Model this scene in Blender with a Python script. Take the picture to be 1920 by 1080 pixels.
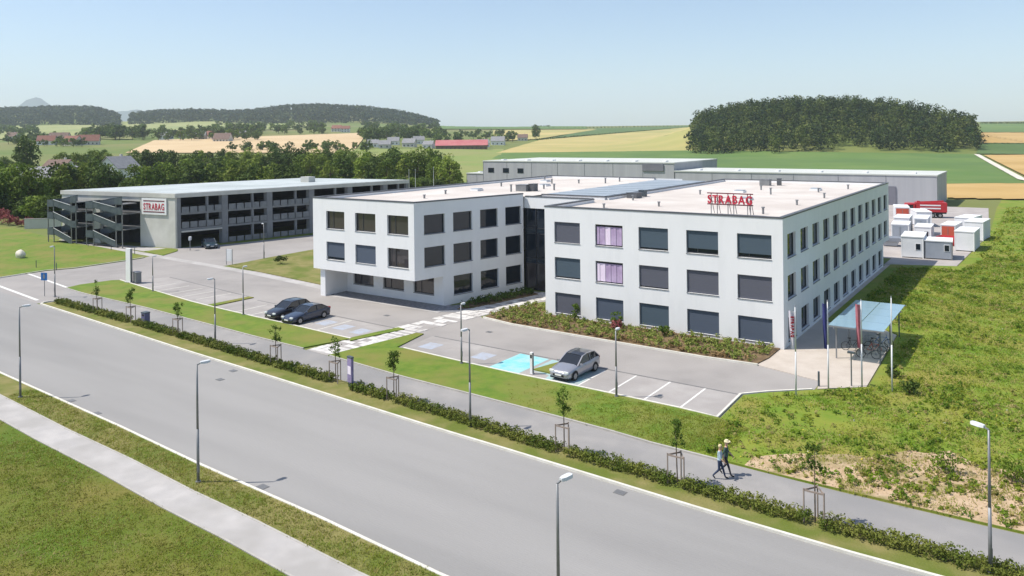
import bpy, bmesh, math, random
import numpy as np
from mathutils import Vector, Matrix
from mathutils.geometry import tessellate_polygon

sc = bpy.context.scene
for o in list(bpy.data.objects):
    bpy.data.objects.remove(o)
COL = sc.collection
R = math.radians

# ------------------------------------------------------------------ camera
# world frame: x along the office front (to the right), y towards the back,
# origin at the front right corner of the office at ground level, metres.
CAMX, CAMY, CAMZ = 16.95, -61.08, 17.0
YAW = math.atan2(0.5731, 0.8195)
cd = bpy.data.cameras.new('camera')
cam = bpy.data.objects.new('camera', cd)
COL.objects.link(cam)
cam.location = (CAMX, CAMY, CAMZ)
cam.rotation_euler = (R(90), 0.0118, YAW)
cd.sensor_width = 36.0
cd.lens = 36.0 * 1431.0 / 1920.0
cd.shift_y = -284.0 / 1920.0
cd.clip_start = 0.5
cd.clip_end = 30000
sc.camera = cam

# ------------------------------------------------------------------ sky and sun
SUN_EL = R(58.0)
SUN_AZ = (-0.80, -0.60)            # horizontal direction from the scene to the sun
w = bpy.data.worlds.new('World')
sc.world = w
w.use_nodes = True
nt = w.node_tree
bg = nt.nodes['Background']
sky = nt.nodes.new('ShaderNodeTexSky')
sky.sky_type = 'NISHITA'
sky.sun_disc = False
sky.sun_elevation = SUN_EL
sky.sun_rotation = math.atan2(SUN_AZ[0], SUN_AZ[1])
sky.altitude = 300
sky.air_density = 1.0
sky.dust_density = 1.2
sky.ozone_density = 2.4
nt.links.new(sky.outputs[0], bg.inputs[0])
bg.inputs[1].default_value = 0.14
sl = bpy.data.lights.new('sun', 'SUN')
sl.energy = 4.9
sl.angle = R(0.55)
sl.color = (1.0, 0.94, 0.845)
sun = bpy.data.objects.new('sun', sl)
COL.objects.link(sun)
sun.location = (-80, -60, 120)
sv = Vector((SUN_AZ[0] * math.cos(SUN_EL), SUN_AZ[1] * math.cos(SUN_EL), math.sin(SUN_EL)))
sun.rotation_euler = sv.to_track_quat('Z', 'Y').to_euler()
sc.view_settings.view_transform = 'Standard'
sc.view_settings.look = 'None'
sc.view_settings.exposure = 0.26
sc.view_settings.gamma = 1.0
sc.render.engine = 'CYCLES'
sc.cycles.max_bounces = 6
sc.cycles.transparent_max_bounces = 8
sc.cycles.volume_bounces = 1
sc.cycles.use_denoising = True

# ------------------------------------------------------------------ helpers
def link(o, parent=None):
    COL.objects.link(o)
    if parent is not None:
        o.parent = parent
    return o

def tag(o, label=None, cat=None, group=None, kind=None):
    if label: o['label'] = label
    if cat: o['category'] = cat
    if group: o['group'] = group
    if kind: o['kind'] = kind
    return o

def empty(name, loc=(0, 0, 0), rz=0.0, label=None, cat=None, group=None):
    o = bpy.data.objects.new(name, None)
    o.empty_display_size = 0.2
    o.location = loc
    o.rotation_euler = (0, 0, rz)
    COL.objects.link(o)
    return tag(o, label, cat, group)

def copy_tree(o, parent=None):
    c = o.copy()
    COL.objects.link(c)
    c.parent = parent
    for ch in list(o.children):
        copy_tree(ch, c)
    return c

class MB:
    """collects faces, builds one mesh object"""
    def __init__(s):
        s.v = []; s.f = []; s.m = []
    def face(s, pts, m=0):
        n = len(s.v)
        s.v.extend([tuple(p) for p in pts])
        s.f.append(tuple(range(n, n + len(pts)))); s.m.append(m)
    def box(s, x0, x1, y0, y1, z0, z1, m=0):
        n = len(s.v)
        s.v += [(x0, y0, z0), (x1, y0, z0), (x1, y1, z0), (x0, y1, z0), (x0, y0, z1), (x1, y0, z1), (x1, y1, z1), (x0, y1, z1)]
        for q in ((3, 2, 1, 0), (4, 5, 6, 7), (0, 1, 5, 4), (1, 2, 6, 5), (2, 3, 7, 6), (3, 0, 4, 7)):
            s.f.append(tuple(n + i for i in q)); s.m.append(m)
        return s
    def obox(s, c, ax, ay, az, m=0):
        """oriented box: centre and three half vectors"""
        c, ax, ay, az = Vector(c), Vector(ax), Vector(ay), Vector(az)
        n = len(s.v)
        for k in (-1, 1):
            for (i, j) in ((-1, -1), (1, -1), (1, 1), (-1, 1)):
                s.v.append(tuple(c + ax * i + ay * j + az * k))
        for q in ((3, 2, 1, 0), (4, 5, 6, 7), (0, 1, 5, 4), (1, 2, 6, 5), (2, 3, 7, 6), (3, 0, 4, 7)):
            s.f.append(tuple(n + i for i in q)); s.m.append(m)
        return s
    def beam(s, p, q, w, h, m=0, up=(0, 0, 1)):
        p, q = Vector(p), Vector(q)
        d = (q - p); L = d.length; d.normalize()
        u = Vector(up)
        sd = d.cross(u)
        if sd.length < 1e-4: sd = Vector((1, 0, 0))
        sd.normalize(); uu = sd.cross(d)
        return s.obox((p + q) / 2, d * (L / 2), sd * (w / 2), uu * (h / 2), m)
    def tube(s, p, q, r0, r1=None, n=8, m=0, caps=True):
        if r1 is None: r1 = r0
        p, q = Vector(p), Vector(q)
        d = (q - p).normalized()
        a = d.orthogonal().normalized(); b = d.cross(a)
        k = len(s.v)
        for (c, r) in ((p, r0), (q, r1)):
            for i in range(n):
                t = 2 * math.pi * i / n
                s.v.append(tuple(c + a * (r * math.cos(t)) + b * (r * math.sin(t))))
        for i in range(n):
            j = (i + 1) % n
            s.f.append((k + i, k + j, k + n + j, k + n + i)); s.m.append(m)
        if caps:
            s.f.append(tuple(k + i for i in range(n - 1, -1, -1))); s.m.append(m)
            s.f.append(tuple(k + n + i for i in range(n))); s.m.append(m)
        return s
    def ring(s, c, axis, R0, r, n=16, k=6, m=0):
        """torus"""
        c, d = Vector(c), Vector(axis).normalized()
        a = d.orthogonal().normalized(); b = d.cross(a)
        o = len(s.v)
        for i in range(n):
            t = 2 * math.pi * i / n
            e = a * math.cos(t) + b * math.sin(t)
            for j in range(k):
                q = 2 * math.pi * j / k
                s.v.append(tuple(c + e * (R0 + r * math.cos(q)) + d * (r * math.sin(q))))
        for i in range(n):
            for j in range(k):
                i2, j2 = (i + 1) % n, (j + 1) % k
                s.f.append((o + i * k + j, o + i2 * k + j, o + i2 * k + j2, o + i * k + j2)); s.m.append(m)
        return s
    def mesh(s, name, mats, smooth=False):
        me = bpy.data.meshes.new(name)
        me.from_pydata(s.v, [], s.f)
        for mt in (mats if isinstance(mats, (list, tuple)) else [mats]):
            me.materials.append(mt)
        if any(s.m): me.polygons.foreach_set('material_index', s.m)
        if smooth: me.polygons.foreach_set('use_smooth', [True] * len(me.polygons))
        me.update()
        return me
    def build(s, name, mats, parent=None, loc=(0, 0, 0), rz=0.0, smooth=False):
        o = bpy.data.objects.new(name, s.mesh(name, mats, smooth))
        o.location = loc
        o.rotation_euler = (0, 0, rz)
        return link(o, parent)

def np_mesh(name, V, F, mats, mi=None, smooth=False):
    V = np.asarray(V, np.float32); F = np.asarray(F, np.int32)
    me = bpy.data.meshes.new(name)
    n, k = F.shape
    me.vertices.add(len(V)); me.vertices.foreach_set('co', V.ravel())
    me.loops.add(n * k); me.loops.foreach_set('vertex_index', F.ravel())
    me.polygons.add(n)
    me.polygons.foreach_set('loop_start', np.arange(0, n * k, k, dtype=np.int32))
    me.polygons.foreach_set('loop_total', np.full(n, k, np.int32))
    for mt in (mats if isinstance(mats, (list, tuple)) else [mats]):
        me.materials.append(mt)
    if mi is not None: me.polygons.foreach_set('material_index', np.asarray(mi, np.int32))
    if smooth: me.polygons.foreach_set('use_smooth', np.ones(n, bool))
    me.update(calc_edges=True)
    return me

def np_obj(name, V, F, mats, parent=None, loc=(0, 0, 0), mi=None, smooth=False):
    o = bpy.data.objects.new(name, np_mesh(name, V, F, mats, mi, smooth))
    o.location = loc
    return link(o, parent)

def poly_prism(name, pts, z0, z1, mat, parent=None, kind='structure'):
    """flat polygon with side walls; pts are (x, y)"""
    a = sum(pts[i][0] * pts[(i + 1) % len(pts)][1] - pts[(i + 1) % len(pts)][0] * pts[i][1] for i in range(len(pts)))
    if a < 0: pts = pts[::-1]
    n = len(pts)
    v = [(x, y, z1) for x, y in pts] + [(x, y, z0) for x, y in pts]
    f = [tuple(t) for t in tessellate_polygon([[Vector((x, y, 0)) for x, y in pts]])]
    f = [t if (Vector(v[t[1]]) - Vector(v[t[0]])).cross(Vector(v[t[2]]) - Vector(v[t[0]])).z > 0 else t[::-1] for t in f]
    for i in range(n):
        j = (i + 1) % n
        f.append((i, n + i, n + j, j))
    me = bpy.data.meshes.new(name)
    me.from_pydata(v, [], f); me.materials.append(mat); me.update()
    o = link(bpy.data.objects.new(name, me), parent)
    if kind and parent is None: o['kind'] = kind
    return o

def strip(name, line, off0, off1, z0, z1, mat):
    """band along a polyline between two sideways offsets"""
    L, Rr = [], []
    for i, p in enumerate(line):
        a = line[max(0, i - 1)]; b = line[min(len(line) - 1, i + 1)]
        dx, dy = b[0] - a[0], b[1] - a[1]; l = math.hypot(dx, dy)
        nx, ny = -dy / l, dx / l
        L.append((p[0] + nx * off0, p[1] + ny * off0)); Rr.append((p[0] + nx * off1, p[1] + ny * off1))
    return poly_prism(name, L + Rr[::-1], z0, z1, mat)

# ------------------------------------------------------------------ materials
def nodes_of(m):
    m.use_nodes = True
    return m.node_tree, m.node_tree.nodes['Principled BSDF']

def pm(name, c1, c2=None, scale=3.0, rough=0.8, bump=0.0, bscale=None, metal=0.0, spec=0.3, coord='obj', c3=None, scale3=0.3, detail=4.0, stretch=None, lo=0.35, hi=0.65, lo3=0.42, hi3=0.62):
    m = bpy.data.materials.new(name)
    nt, b = nodes_of(m)
    b.inputs['Roughness'].default_value = rough
    b.inputs['Metallic'].default_value = metal
    b.inputs['Specular IOR Level'].default_value = spec
    b.inputs['Base Color'].default_value = (*c1, 1)
    if c2 is None and not bump: return m
    if coord == 'obj':
        src = nt.nodes.new('ShaderNodeTexCoord').outputs['Object']
    else:
        src = nt.nodes.new('ShaderNodeNewGeometry').outputs['Position']
    if stretch:
        mp = nt.nodes.new('ShaderNodeMapping')
        mp.inputs['Scale'].default_value = stretch
        nt.links.new(src, mp.inputs[0]); src = mp.outputs[0]
    def noise(sca, det=detail):
        t = nt.nodes.new('ShaderNodeTexNoise')
        t.inputs['Scale'].default_value = sca; t.inputs['Detail'].default_value = det
        t.inputs['Roughness'].default_value = 0.6
        nt.links.new(src, t.inputs['Vector'])
        return t.outputs['Fac']
    def mix(fac, a, bcol, l, h):
        r = nt.nodes.new('ShaderNodeMapRange')
        r.inputs[1].default_value = l; r.inputs[2].default_value = h
        nt.links.new(fac, r.inputs[0])
        x = nt.nodes.new('ShaderNodeMix'); x.data_type = 'RGBA'
        nt.links.new(r.outputs[0], x.inputs['Factor'])
        if isinstance(a, tuple): x.inputs['A'].default_value = (*a, 1)
        else: nt.links.new(a, x.inputs['A'])
        x.inputs['B'].default_value = (*bcol, 1)
        return x.outputs['Result']
    col = c1
    if c2 is not None: col = mix(noise(scale), c1, c2, lo, hi)
    if c3 is not None: col = mix(noise(scale3, 3.0), col, c3, lo3, hi3)
    if not isinstance(col, tuple): nt.links.new(col, b.inputs['Base Color'])
    if bump:
        bp = nt.nodes.new('ShaderNodeBump')
        bp.inputs['Strength'].default_value = bump
        bp.inputs['Distance'].default_value = 0.05
        nt.links.new(noise(bscale or scale * 4), bp.inputs['Height'])
        nt.links.new(bp.outputs[0], b.inputs['Normal'])
    return m

def leafmat(name, c1, c2, scale=1.2, trans=0.25, rnd=0.25):
    """foliage: clump-scale colour noise, a little light let through, some tone change per tree"""
    m = bpy.data.materials.new(name)
    nt, b = nodes_of(m)
    b.inputs['Roughness'].default_value = 0.75
    b.inputs['Specular IOR Level'].default_value = 0.14
    g = nt.nodes.new('ShaderNodeNewGeometry')
    t = nt.nodes.new('ShaderNodeTexNoise'); t.inputs['Scale'].default_value = scale; t.inputs['Detail'].default_value = 3
    nt.links.new(g.outputs['Position'], t.inputs['Vector'])
    r = nt.nodes.new('ShaderNodeMapRange'); r.inputs[1].default_value = 0.35; r.inputs[2].default_value = 0.65
    nt.links.new(t.outputs['Fac'], r.inputs[0])
    x = nt.nodes.new('ShaderNodeMix'); x.data_type = 'RGBA'
    x.inputs['A'].default_value = (*c1, 1); x.inputs['B'].default_value = (*c2, 1)
    nt.links.new(r.outputs[0], x.inputs['Factor'])
    oi = nt.nodes.new('ShaderNodeObjectInfo')
    mr = nt.nodes.new('ShaderNodeMapRange'); mr.inputs[3].default_value = 1 - rnd; mr.inputs[4].default_value = 1 + rnd
    nt.links.new(oi.outputs['Random'], mr.inputs[0])
    hs = nt.nodes.new('ShaderNodeHueSaturation')
    nt.links.new(x.outputs['Result'], hs.inputs['Color']); nt.links.new(mr.outputs[0], hs.inputs['Value'])
    nt.links.new(hs.outputs[0], b.inputs['Base Color'])
    if trans:
        tr = nt.nodes.new('ShaderNodeBsdfTranslucent')
        nt.links.new(hs.outputs[0], tr.inputs[0])
        mx = nt.nodes.new('ShaderNodeMixShader'); mx.inputs[0].default_value = trans
        nt.links.new(b.outputs[0], mx.inputs[1]); nt.links.new(tr.outputs[0], mx.inputs[2])
        nt.links.new(mx.outputs[0], nt.nodes['Material Output'].inputs['Surface'])
    return m

M = {}
M['ground'] = pm('countryside_grass', (0.105, 0.155, 0.030), (0.145, 0.175, 0.042), 0.02, 0.95, coord='w', c3=(0.18, 0.18, 0.06), scale3=0.006)
M['asphalt'] = pm('pale_road_asphalt', (0.238, 0.232, 0.226), (0.268, 0.262, 0.254), 0.26, 0.92, 0.4, 14.0, coord='w', c3=(0.295, 0.287, 0.278), scale3=0.16, stretch=(0.16, 1.2, 1), spec=0.25, lo3=0.38, hi3=0.64, detail=9)
M['lot'] = pm('lot_asphalt', (0.255, 0.240, 0.230), (0.295, 0.278, 0.266), 0.35, 0.92, 0.25, 12.0, coord='w', c3=(0.325, 0.305, 0.29), scale3=0.09, spec=0.25, lo3=0.38, hi3=0.62)
M['stall'] = pm('stall_paving', (0.32, 0.298, 0.285), (0.37, 0.35, 0.335), 0.5, 0.92, 0.2, 9.0, coord='w', c3=(0.28, 0.262, 0.25), scale3=0.15)
M['path'] = pm('footpath_asphalt', (0.265, 0.255, 0.248), (0.315, 0.30, 0.288), 0.5, 0.92, 0.25, 14.0, coord='w', c3=(0.235, 0.23, 0.228), scale3=0.12)
M['concrete'] = pm('pale_concrete', (0.375, 0.36, 0.35), (0.44, 0.42, 0.405), 0.8, 0.9, 0.15, 9.0, coord='w', c3=(0.335, 0.32, 0.305), scale3=0.25)
M['slab'] = pm('white_paving', (0.58, 0.56, 0.54), (0.66, 0.645, 0.62), 0.9, 0.9, 0.15, 9.0, coord='w', c3=(0.48, 0.46, 0.44), scale3=0.5)
M['kerb'] = pm('kerb_granite', (0.56, 0.54, 0.47), (0.66, 0.64, 0.58), 1.5, 0.85, 0.2, 10.0, coord='w')
M['terrace'] = pm('terrace_concrete', (0.44, 0.385, 0.33), (0.50, 0.445, 0.39), 0.6, 0.9, 0.1, 8.0, coord='w')
M['lawn'] = pm('mown_lawn', (0.092, 0.165, 0.016), (0.150, 0.205, 0.026), 0.9, 0.95, 0.8, 9.0, coord='w', c3=(0.185, 0.185, 0.042), scale3=0.22, detail=8)
M['verge'] = pm('dry_verge_grass', (0.170, 0.165, 0.045), (0.235, 0.205, 0.080), 0.9, 0.95, 0.8, 9.0, coord='w', c3=(0.115, 0.145, 0.022), scale3=0.30, detail=8)
M['field_near'] = pm('foreground_grass', (0.115, 0.130, 0.016), (0.175, 0.155, 0.034), 0.6, 0.95, 0.9, 7.0, coord='w', c3=(0.085, 0.135, 0.010), scale3=0.16, detail=9)
M['meadow'] = pm('wild_meadow_grass', (0.115, 0.200, 0.016), (0.205, 0.235, 0.032), 0.45, 0.95, 0.7, 5.0, coord='w', c3=(0.245, 0.22, 0.05), scale3=0.14, detail=9, lo3=0.48, hi3=0.68)
M['soil'] = pm('stony_soil', (0.40, 0.285, 0.17), (0.52, 0.39, 0.265), 1.6, 0.95, 1.0, 6.0, coord='w', c3=(0.21, 0.185, 0.07), scale3=0.45, detail=9, lo3=0.5, hi3=0.66)
M['bark_bed'] = pm('bed_soil', (0.12, 0.08, 0.045), (0.20, 0.14, 0.075), 2.0, 0.95, 0.8, 12.0, coord='w')
M['gravel'] = pm('shaded_gravel', (0.16, 0.165, 0.18), (0.30, 0.30, 0.32), 3.5, 0.9, 0.8, 14.0, coord='w', detail=8)
M['white_line'] = pm('white_marking', (0.70, 0.69, 0.66), (0.58, 0.57, 0.55), 2.5, 0.8, coord='w')
M['drain'] = pm('dark_joint', (0.13, 0.13, 0.135), (0.19, 0.185, 0.18), 1.5, 0.9, coord='w')
M['turquoise'] = pm('turquoise_marking', (0.17, 0.50, 0.54), (0.25, 0.55, 0.58), 1.2, 0.8, coord='w', c3=(0.33, 0.52, 0.53), scale3=0.6)
M['paleblue'] = pm('pale_blue_marking', (0.36, 0.40, 0.48), (0.34, 0.345, 0.365), 1.8, 0.85, coord='w')
M['plaster'] = pm('white_plaster', (0.77, 0.77, 0.775), (0.745, 0.747, 0.755), 0.35, 0.85, 0.05, 30.0, c3=(0.715, 0.718, 0.725), scale3=1.1, stretch=(1, 1, 0.22), lo3=0.5, hi3=0.75)
M['roof_white'] = pm('white_roof_membrane', (0.55, 0.505, 0.465), (0.61, 0.565, 0.52), 0.35, 0.8, coord='w', c3=(0.50, 0.45, 0.41), scale3=0.12)
M['roof_grey'] = pm('grey_roof_membrane', (0.40, 0.44, 0.45), (0.48, 0.52, 0.52), 0.3, 0.8, coord='w', c3=(0.36, 0.40, 0.40), scale3=0.1)
M['cap'] = pm('parapet_metal', (0.10, 0.105, 0.115), (0.13, 0.135, 0.145), 1.0, 0.5, metal=0.3)
M['atrium'] = pm('atrium_roof_sheet', (0.27, 0.315, 0.36), (0.32, 0.365, 0.41), 0.4, 0.6, coord='w')
M['frame'] = pm('window_frame', (0.035, 0.038, 0.045), rough=0.4, spec=0.5)
def glass(name, c, rough=0.03, spec=0.9):
    m = bpy.data.materials.new(name); nt, b = nodes_of(m)
    b.inputs['Base Color'].default_value = (*c, 1); b.inputs['Roughness'].default_value = rough
    b.inputs['Specular IOR Level'].default_value = spec; b.inputs['IOR'].default_value = 1.5
    return m
M['glass_a'] = glass('dark_glass', (0.012, 0.018, 0.028), spec=0.5)
M['glass_b'] = glass('brown_room_glass', (0.050, 0.044, 0.046))
M['glass_c'] = glass('blue_room_glass', (0.018, 0.030, 0.045), spec=0.5)
M['blind_a'] = pm('grey_blue_blind', (0.070, 0.090, 0.128), (0.085, 0.105, 0.145), 0.6, 0.6, 0.3, 40.0, stretch=(0.05, 1, 1.2))
M['blind_b'] = pm('slate_blind', (0.092, 0.096, 0.122), (0.11, 0.114, 0.142), 0.6, 0.6, 0.3, 40.0, stretch=(0.05, 1, 1.2))
M['blind_c'] = pm('teal_grey_blind', (0.060, 0.088, 0.115), (0.075, 0.105, 0.135), 0.6, 0.6, 0.3, 40.0, stretch=(0.05, 1, 1.2))
M['curtain'] = pm('lavender_reflection', (0.38, 0.28, 0.44), (0.50, 0.39, 0.56), 1.2, 0.8)  # lavender reflection in the front windows, built as coloured folded panels
M['reflection_w'] = pm('pale_pink_reflection', (0.78, 0.66, 0.80), rough=0.8)
M['conc_w'] = pm('light_precast_concrete', (0.53, 0.52, 0.48), (0.60, 0.59, 0.55), 0.5, 0.9, 0.1, 6.0, c3=(0.47, 0.46, 0.425), scale3=0.15)
M['conc_g'] = pm('shaded_precast_concrete', (0.19, 0.195, 0.205), (0.235, 0.24, 0.248), 0.5, 0.9, 0.1, 6.0)  # facade's shade put into a lower tone than the sunlit end wall
M['mesh_panel'] = pm('grey_metal_panel', (0.17, 0.18, 0.195), (0.22, 0.232, 0.248), 1.2, 0.55, metal=0.35)
M['dark_in'] = pm('garage_interior_shade', (0.05, 0.05, 0.055), (0.07, 0.07, 0.075), 0.8, 0.95)  # near-black colour carries the shade inside the open decks
M['steel_dk'] = pm('dark_galvanised_steel', (0.075, 0.095, 0.112), (0.12, 0.142, 0.16), 1.0, 0.5, metal=0.4)
M['galv'] = pm('galvanised_pole', (0.21, 0.215, 0.225), (0.27, 0.275, 0.28), 1.5, 0.5, metal=0.45)
M['lampwhite'] = pm('lamp_housing', (0.62, 0.63, 0.64), rough=0.4, spec=0.5)
M['lampglass'] = pm('lamp_cover', (0.55, 0.57, 0.58), rough=0.2, spec=0.6)
M['red'] = pm('sign_red', (0.46, 0.018, 0.045), (0.50, 0.03, 0.06), 1.0, 0.5)
M['darkred'] = pm('sign_dark_bar', (0.16, 0.03, 0.045), rough=0.5)
M['pinkback'] = pm('sign_rear_frame', (0.60, 0.33, 0.36), rough=0.6)
M['white'] = pm('white_paint', (0.80, 0.80, 0.80), (0.74, 0.74, 0.745), 0.8, 0.5)
M['white2'] = pm('container_white', (0.74, 0.745, 0.76), (0.66, 0.67, 0.69), 0.6, 0.55)
M['contgrey'] = pm('container_grey', (0.27, 0.30, 0.35), (0.33, 0.36, 0.41), 0.6, 0.55)
M['orange'] = pm('orange_red_paint', (0.52, 0.10, 0.055), (0.46, 0.085, 0.05), 0.8, 0.55)
M['truckred'] = pm('truck_red', (0.50, 0.03, 0.04), (0.42, 0.03, 0.035), 1.0, 0.45)
M['black'] = pm('black_rubber', (0.018, 0.018, 0.02), rough=0.7)
M['wood'] = pm('stake_wood', (0.25, 0.20, 0.17), (0.33, 0.27, 0.23), 3.0, 0.9)
M['trunk'] = pm('tree_bark', (0.085, 0.062, 0.045), (0.14, 0.105, 0.075), 5.0, 0.95, 0.6, 12.0)
M['blue'] = pm('traffic_blue', (0.015, 0.13, 0.38), rough=0.5)
M['navyflag'] = pm('navy_cloth', (0.035, 0.04, 0.16), (0.05, 0.055, 0.20), 3.0, 0.85)
M['redflag'] = pm('red_cloth', (0.42, 0.09, 0.12), (0.52, 0.20, 0.24), 1.5, 0.85)
M['whiteflag'] = pm('white_cloth', (0.72, 0.66, 0.74), (0.66, 0.60, 0.68), 1.5, 0.85)
M['binblue'] = pm('bin_slate_blue', (0.10, 0.10, 0.19), (0.13, 0.13, 0.23), 2.0, 0.5)
M['purple'] = pm('board_violet', (0.16, 0.13, 0.24), (0.30, 0.25, 0.42), 1.2, 0.6)
M['stone'] = pm('cream_stone', (0.66, 0.62, 0.52), (0.58, 0.54, 0.46), 2.0, 0.9, 0.5, 6.0)
M['hall'] = pm('grey_cladding', (0.36, 0.36, 0.385), (0.41, 0.41, 0.43), 0.25, 0.6, metal=0.1, stretch=(2.5, 2.5, 0.1))
M['hall_dk'] = pm('dark_cladding', (0.15, 0.15, 0.18), (0.18, 0.18, 0.21), 0.5, 0.6)
M['hall_top'] = pm('hall_roof', (0.48, 0.50, 0.47), (0.54, 0.55, 0.52), 0.2, 0.8, coord='w')
M['yard'] = pm('yard_gravel', (0.33, 0.30, 0.285), (0.40, 0.37, 0.35), 0.35, 0.95, coord='w')
M['wheat'] = pm('ripe_wheat', (0.44, 0.29, 0.105), (0.50, 0.345, 0.145), 0.03, 0.95, coord='w', c3=(0.39, 0.255, 0.085), scale3=0.012)
M['yellowf'] = pm('pale_yellow_field', (0.40, 0.325, 0.125), (0.46, 0.37, 0.15), 0.015, 0.95, coord='w', c3=(0.31, 0.295, 0.10), scale3=0.006)
M['tanf'] = pm('stubble_field', (0.50, 0.37, 0.21), (0.55, 0.42, 0.25), 0.02, 0.95, coord='w')
M['greenf'] = pm('green_crop', (0.095, 0.170, 0.038), (0.130, 0.195, 0.050), 0.03, 0.95, coord='w', c3=(0.085, 0.150, 0.040), scale3=0.01)
M['greenf2'] = pm('dark_green_crop', (0.07, 0.125, 0.035), (0.09, 0.145, 0.045), 0.03, 0.95, coord='w')
M['greenf3'] = pm('light_meadow', (0.17, 0.235, 0.055), (0.215, 0.25, 0.07), 0.03, 0.95, coord='w', c3=(0.24, 0.24, 0.085), scale3=0.012)
M['track'] = pm('gravel_track', (0.62, 0.58, 0.50), (0.55, 0.51, 0.44), 0.3, 0.95, coord='w')
M['plastc'] = pm('house_plaster', (0.62, 0.59, 0.54), (0.55, 0.52, 0.48), 0.3, 0.9)
M['housewhite'] = pm('white_house_plaster', (0.74, 0.74, 0.73), rough=0.9)
M['brickroof'] = pm('red_tile_roof', (0.20, 0.085, 0.065), (0.25, 0.12, 0.09), 0.8, 0.9)
M['brownroof'] = pm('brown_tile_roof', (0.15, 0.10, 0.085), (0.20, 0.14, 0.115), 0.8, 0.9)
M['greyroof'] = pm('grey_roof', (0.21, 0.21, 0.225), (0.27, 0.27, 0.28), 0.8, 0.8)
M['barnroof'] = pm('barn_red_roof', (0.42, 0.12, 0.13), (0.46, 0.17, 0.17), 0.15, 0.7)
M['barnwall'] = pm('barn_timber', (0.14, 0.09, 0.065), (0.19, 0.13, 0.095), 0.5, 0.9)
M['leaf_a'] = leafmat('foliage_mid', (0.075, 0.130, 0.016), (0.170, 0.225, 0.036), 0.35, 0.2, 0.3)
M['leaf_b'] = leafmat('foliage_light', (0.125, 0.190, 0.022), (0.220, 0.265, 0.050), 0.35, 0.2, 0.3)
M['leaf_c'] = leafmat('foliage_dark', (0.048, 0.086, 0.016), (0.105, 0.150, 0.030), 0.35, 0.15, 0.3)
M['leaf_y'] = leafmat('young_leaves', (0.060, 0.110, 0.014), (0.12, 0.18, 0.028), 3.0, 0.3, 0.2)
M['leaf_h'] = leafmat('hedge_leaves', (0.070, 0.110, 0.014), (0.190, 0.205, 0.042), 0.7, 0.25, 0.12)
M['leaf_r'] = leafmat('red_brown_leaves', (0.21, 0.130, 0.055), (0.36, 0.255, 0.12), 1.5, 0.2, 0.12)
M['leaf_g'] = leafmat('bed_green_leaves', (0.13, 0.185, 0.03), (0.28, 0.30, 0.08), 1.5, 0.25, 0.1)
M['leaf_red'] = leafmat('red_shrub_leaves', (0.22, 0.045, 0.06), (0.30, 0.11, 0.10), 1.2, 0.2, 0.2)
M['wood_f'] = leafmat('distant_wood_foliage', (0.020, 0.046, 0.009), (0.085, 0.110, 0.024), 0.085, 0.1, 0.0)
M['wood_f2'] = leafmat('distant_wood_dark', (0.012, 0.030, 0.009), (0.045, 0.066, 0.018), 0.085, 0.08, 0.0)
M['wood_f3'] = leafmat('distant_wood_light', (0.060, 0.090, 0.014), (0.135, 0.155, 0.036), 0.085, 0.12, 0.0)
M['ridge_f'] = leafmat('ridge_wood_foliage', (0.016, 0.034, 0.013), (0.045, 0.066, 0.022), 0.012, 0.05, 0.0)
M['weed_a'] = leafmat('meadow_blades', (0.185, 0.285, 0.022), (0.320, 0.345, 0.052), 0.45, 0.5, 0.0)
M['weed_b'] = leafmat('dry_blades', (0.36, 0.33, 0.10), (0.46, 0.40, 0.17), 0.5, 0.5, 0.0)
M['weed_c'] = leafmat('weed_leaves', (0.095, 0.180, 0.018), (0.185, 0.260, 0.036), 0.6, 0.45, 0.0)
M['grass_f'] = leafmat('lawn_blades', (0.135, 0.165, 0.016), (0.215, 0.205, 0.040), 0.4, 0.35, 0.0)
M['mount'] = pm('mountain_forest', (0.020, 0.034, 0.026), rough=0.95)

M['paleg'] = pm('pale_green_field', (0.26, 0.28, 0.105), (0.32, 0.32, 0.13), 0.012, 0.95, coord='w', c3=(0.20, 0.24, 0.08), scale3=0.006)
M['flower_w'] = pm('white_petals', (0.75, 0.75, 0.66), rough=0.8)
M['flower_y'] = pm('yellow_petals', (0.62, 0.48, 0.05), rough=0.8)

M['kerb2'] = pm('edging_stone', (0.36, 0.345, 0.315), (0.43, 0.41, 0.375), 1.5, 0.85, 0.2, 10.0, coord='w')

M['turq2'] = pm('worn_turquoise', (0.33, 0.44, 0.44), (0.27, 0.47, 0.49), 1.0, 0.85, coord='w', c3=(0.33, 0.36, 0.35), scale3=0.7)

# ------------------------------------------------------------------ terrain
RX, RY = (0.8195, 0.5731), (-0.5731, 0.8195)     # right and forward of the view, in the world plane
def o2w(X, Y):
    return (CAMX + X * RX[0] + Y * RY[0], CAMY + X * RX[1] + Y * RY[1])

PD = np.array([0, 230, 300, 400, 520, 600, 700, 750, 900, 1000, 1100, 1250, 1500, 1800, 2300, 3000, 5000, 12000.])
PRIGHT = np.array([0, 0, 0, 0.3, 1.5, 3.2, 5.0, 6.0, 10.5, 13.5, 17.0, 22, 30, 38, 45, 40, 20, 0.])
PLEFT = np.array([0, 0, 0.3, 1.2, 4.5, 7.0, 11, 13, 19, 23, 27, 31, 40, 52, 62, 60, 30, 0.])
RIDGE_PX = np.array([-400, 0, 60, 120, 180, 215, 232, 246, 300, 360, 440, 470, 540, 600, 680, 740, 790, 815, 840, 2600])
RIDGE_H = np.array([40, 42, 44, 46, 42, 26, 6, 22, 30, 31, 26, 28, 41, 43, 37, 30, 14, 3, 0, 0.])

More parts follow.
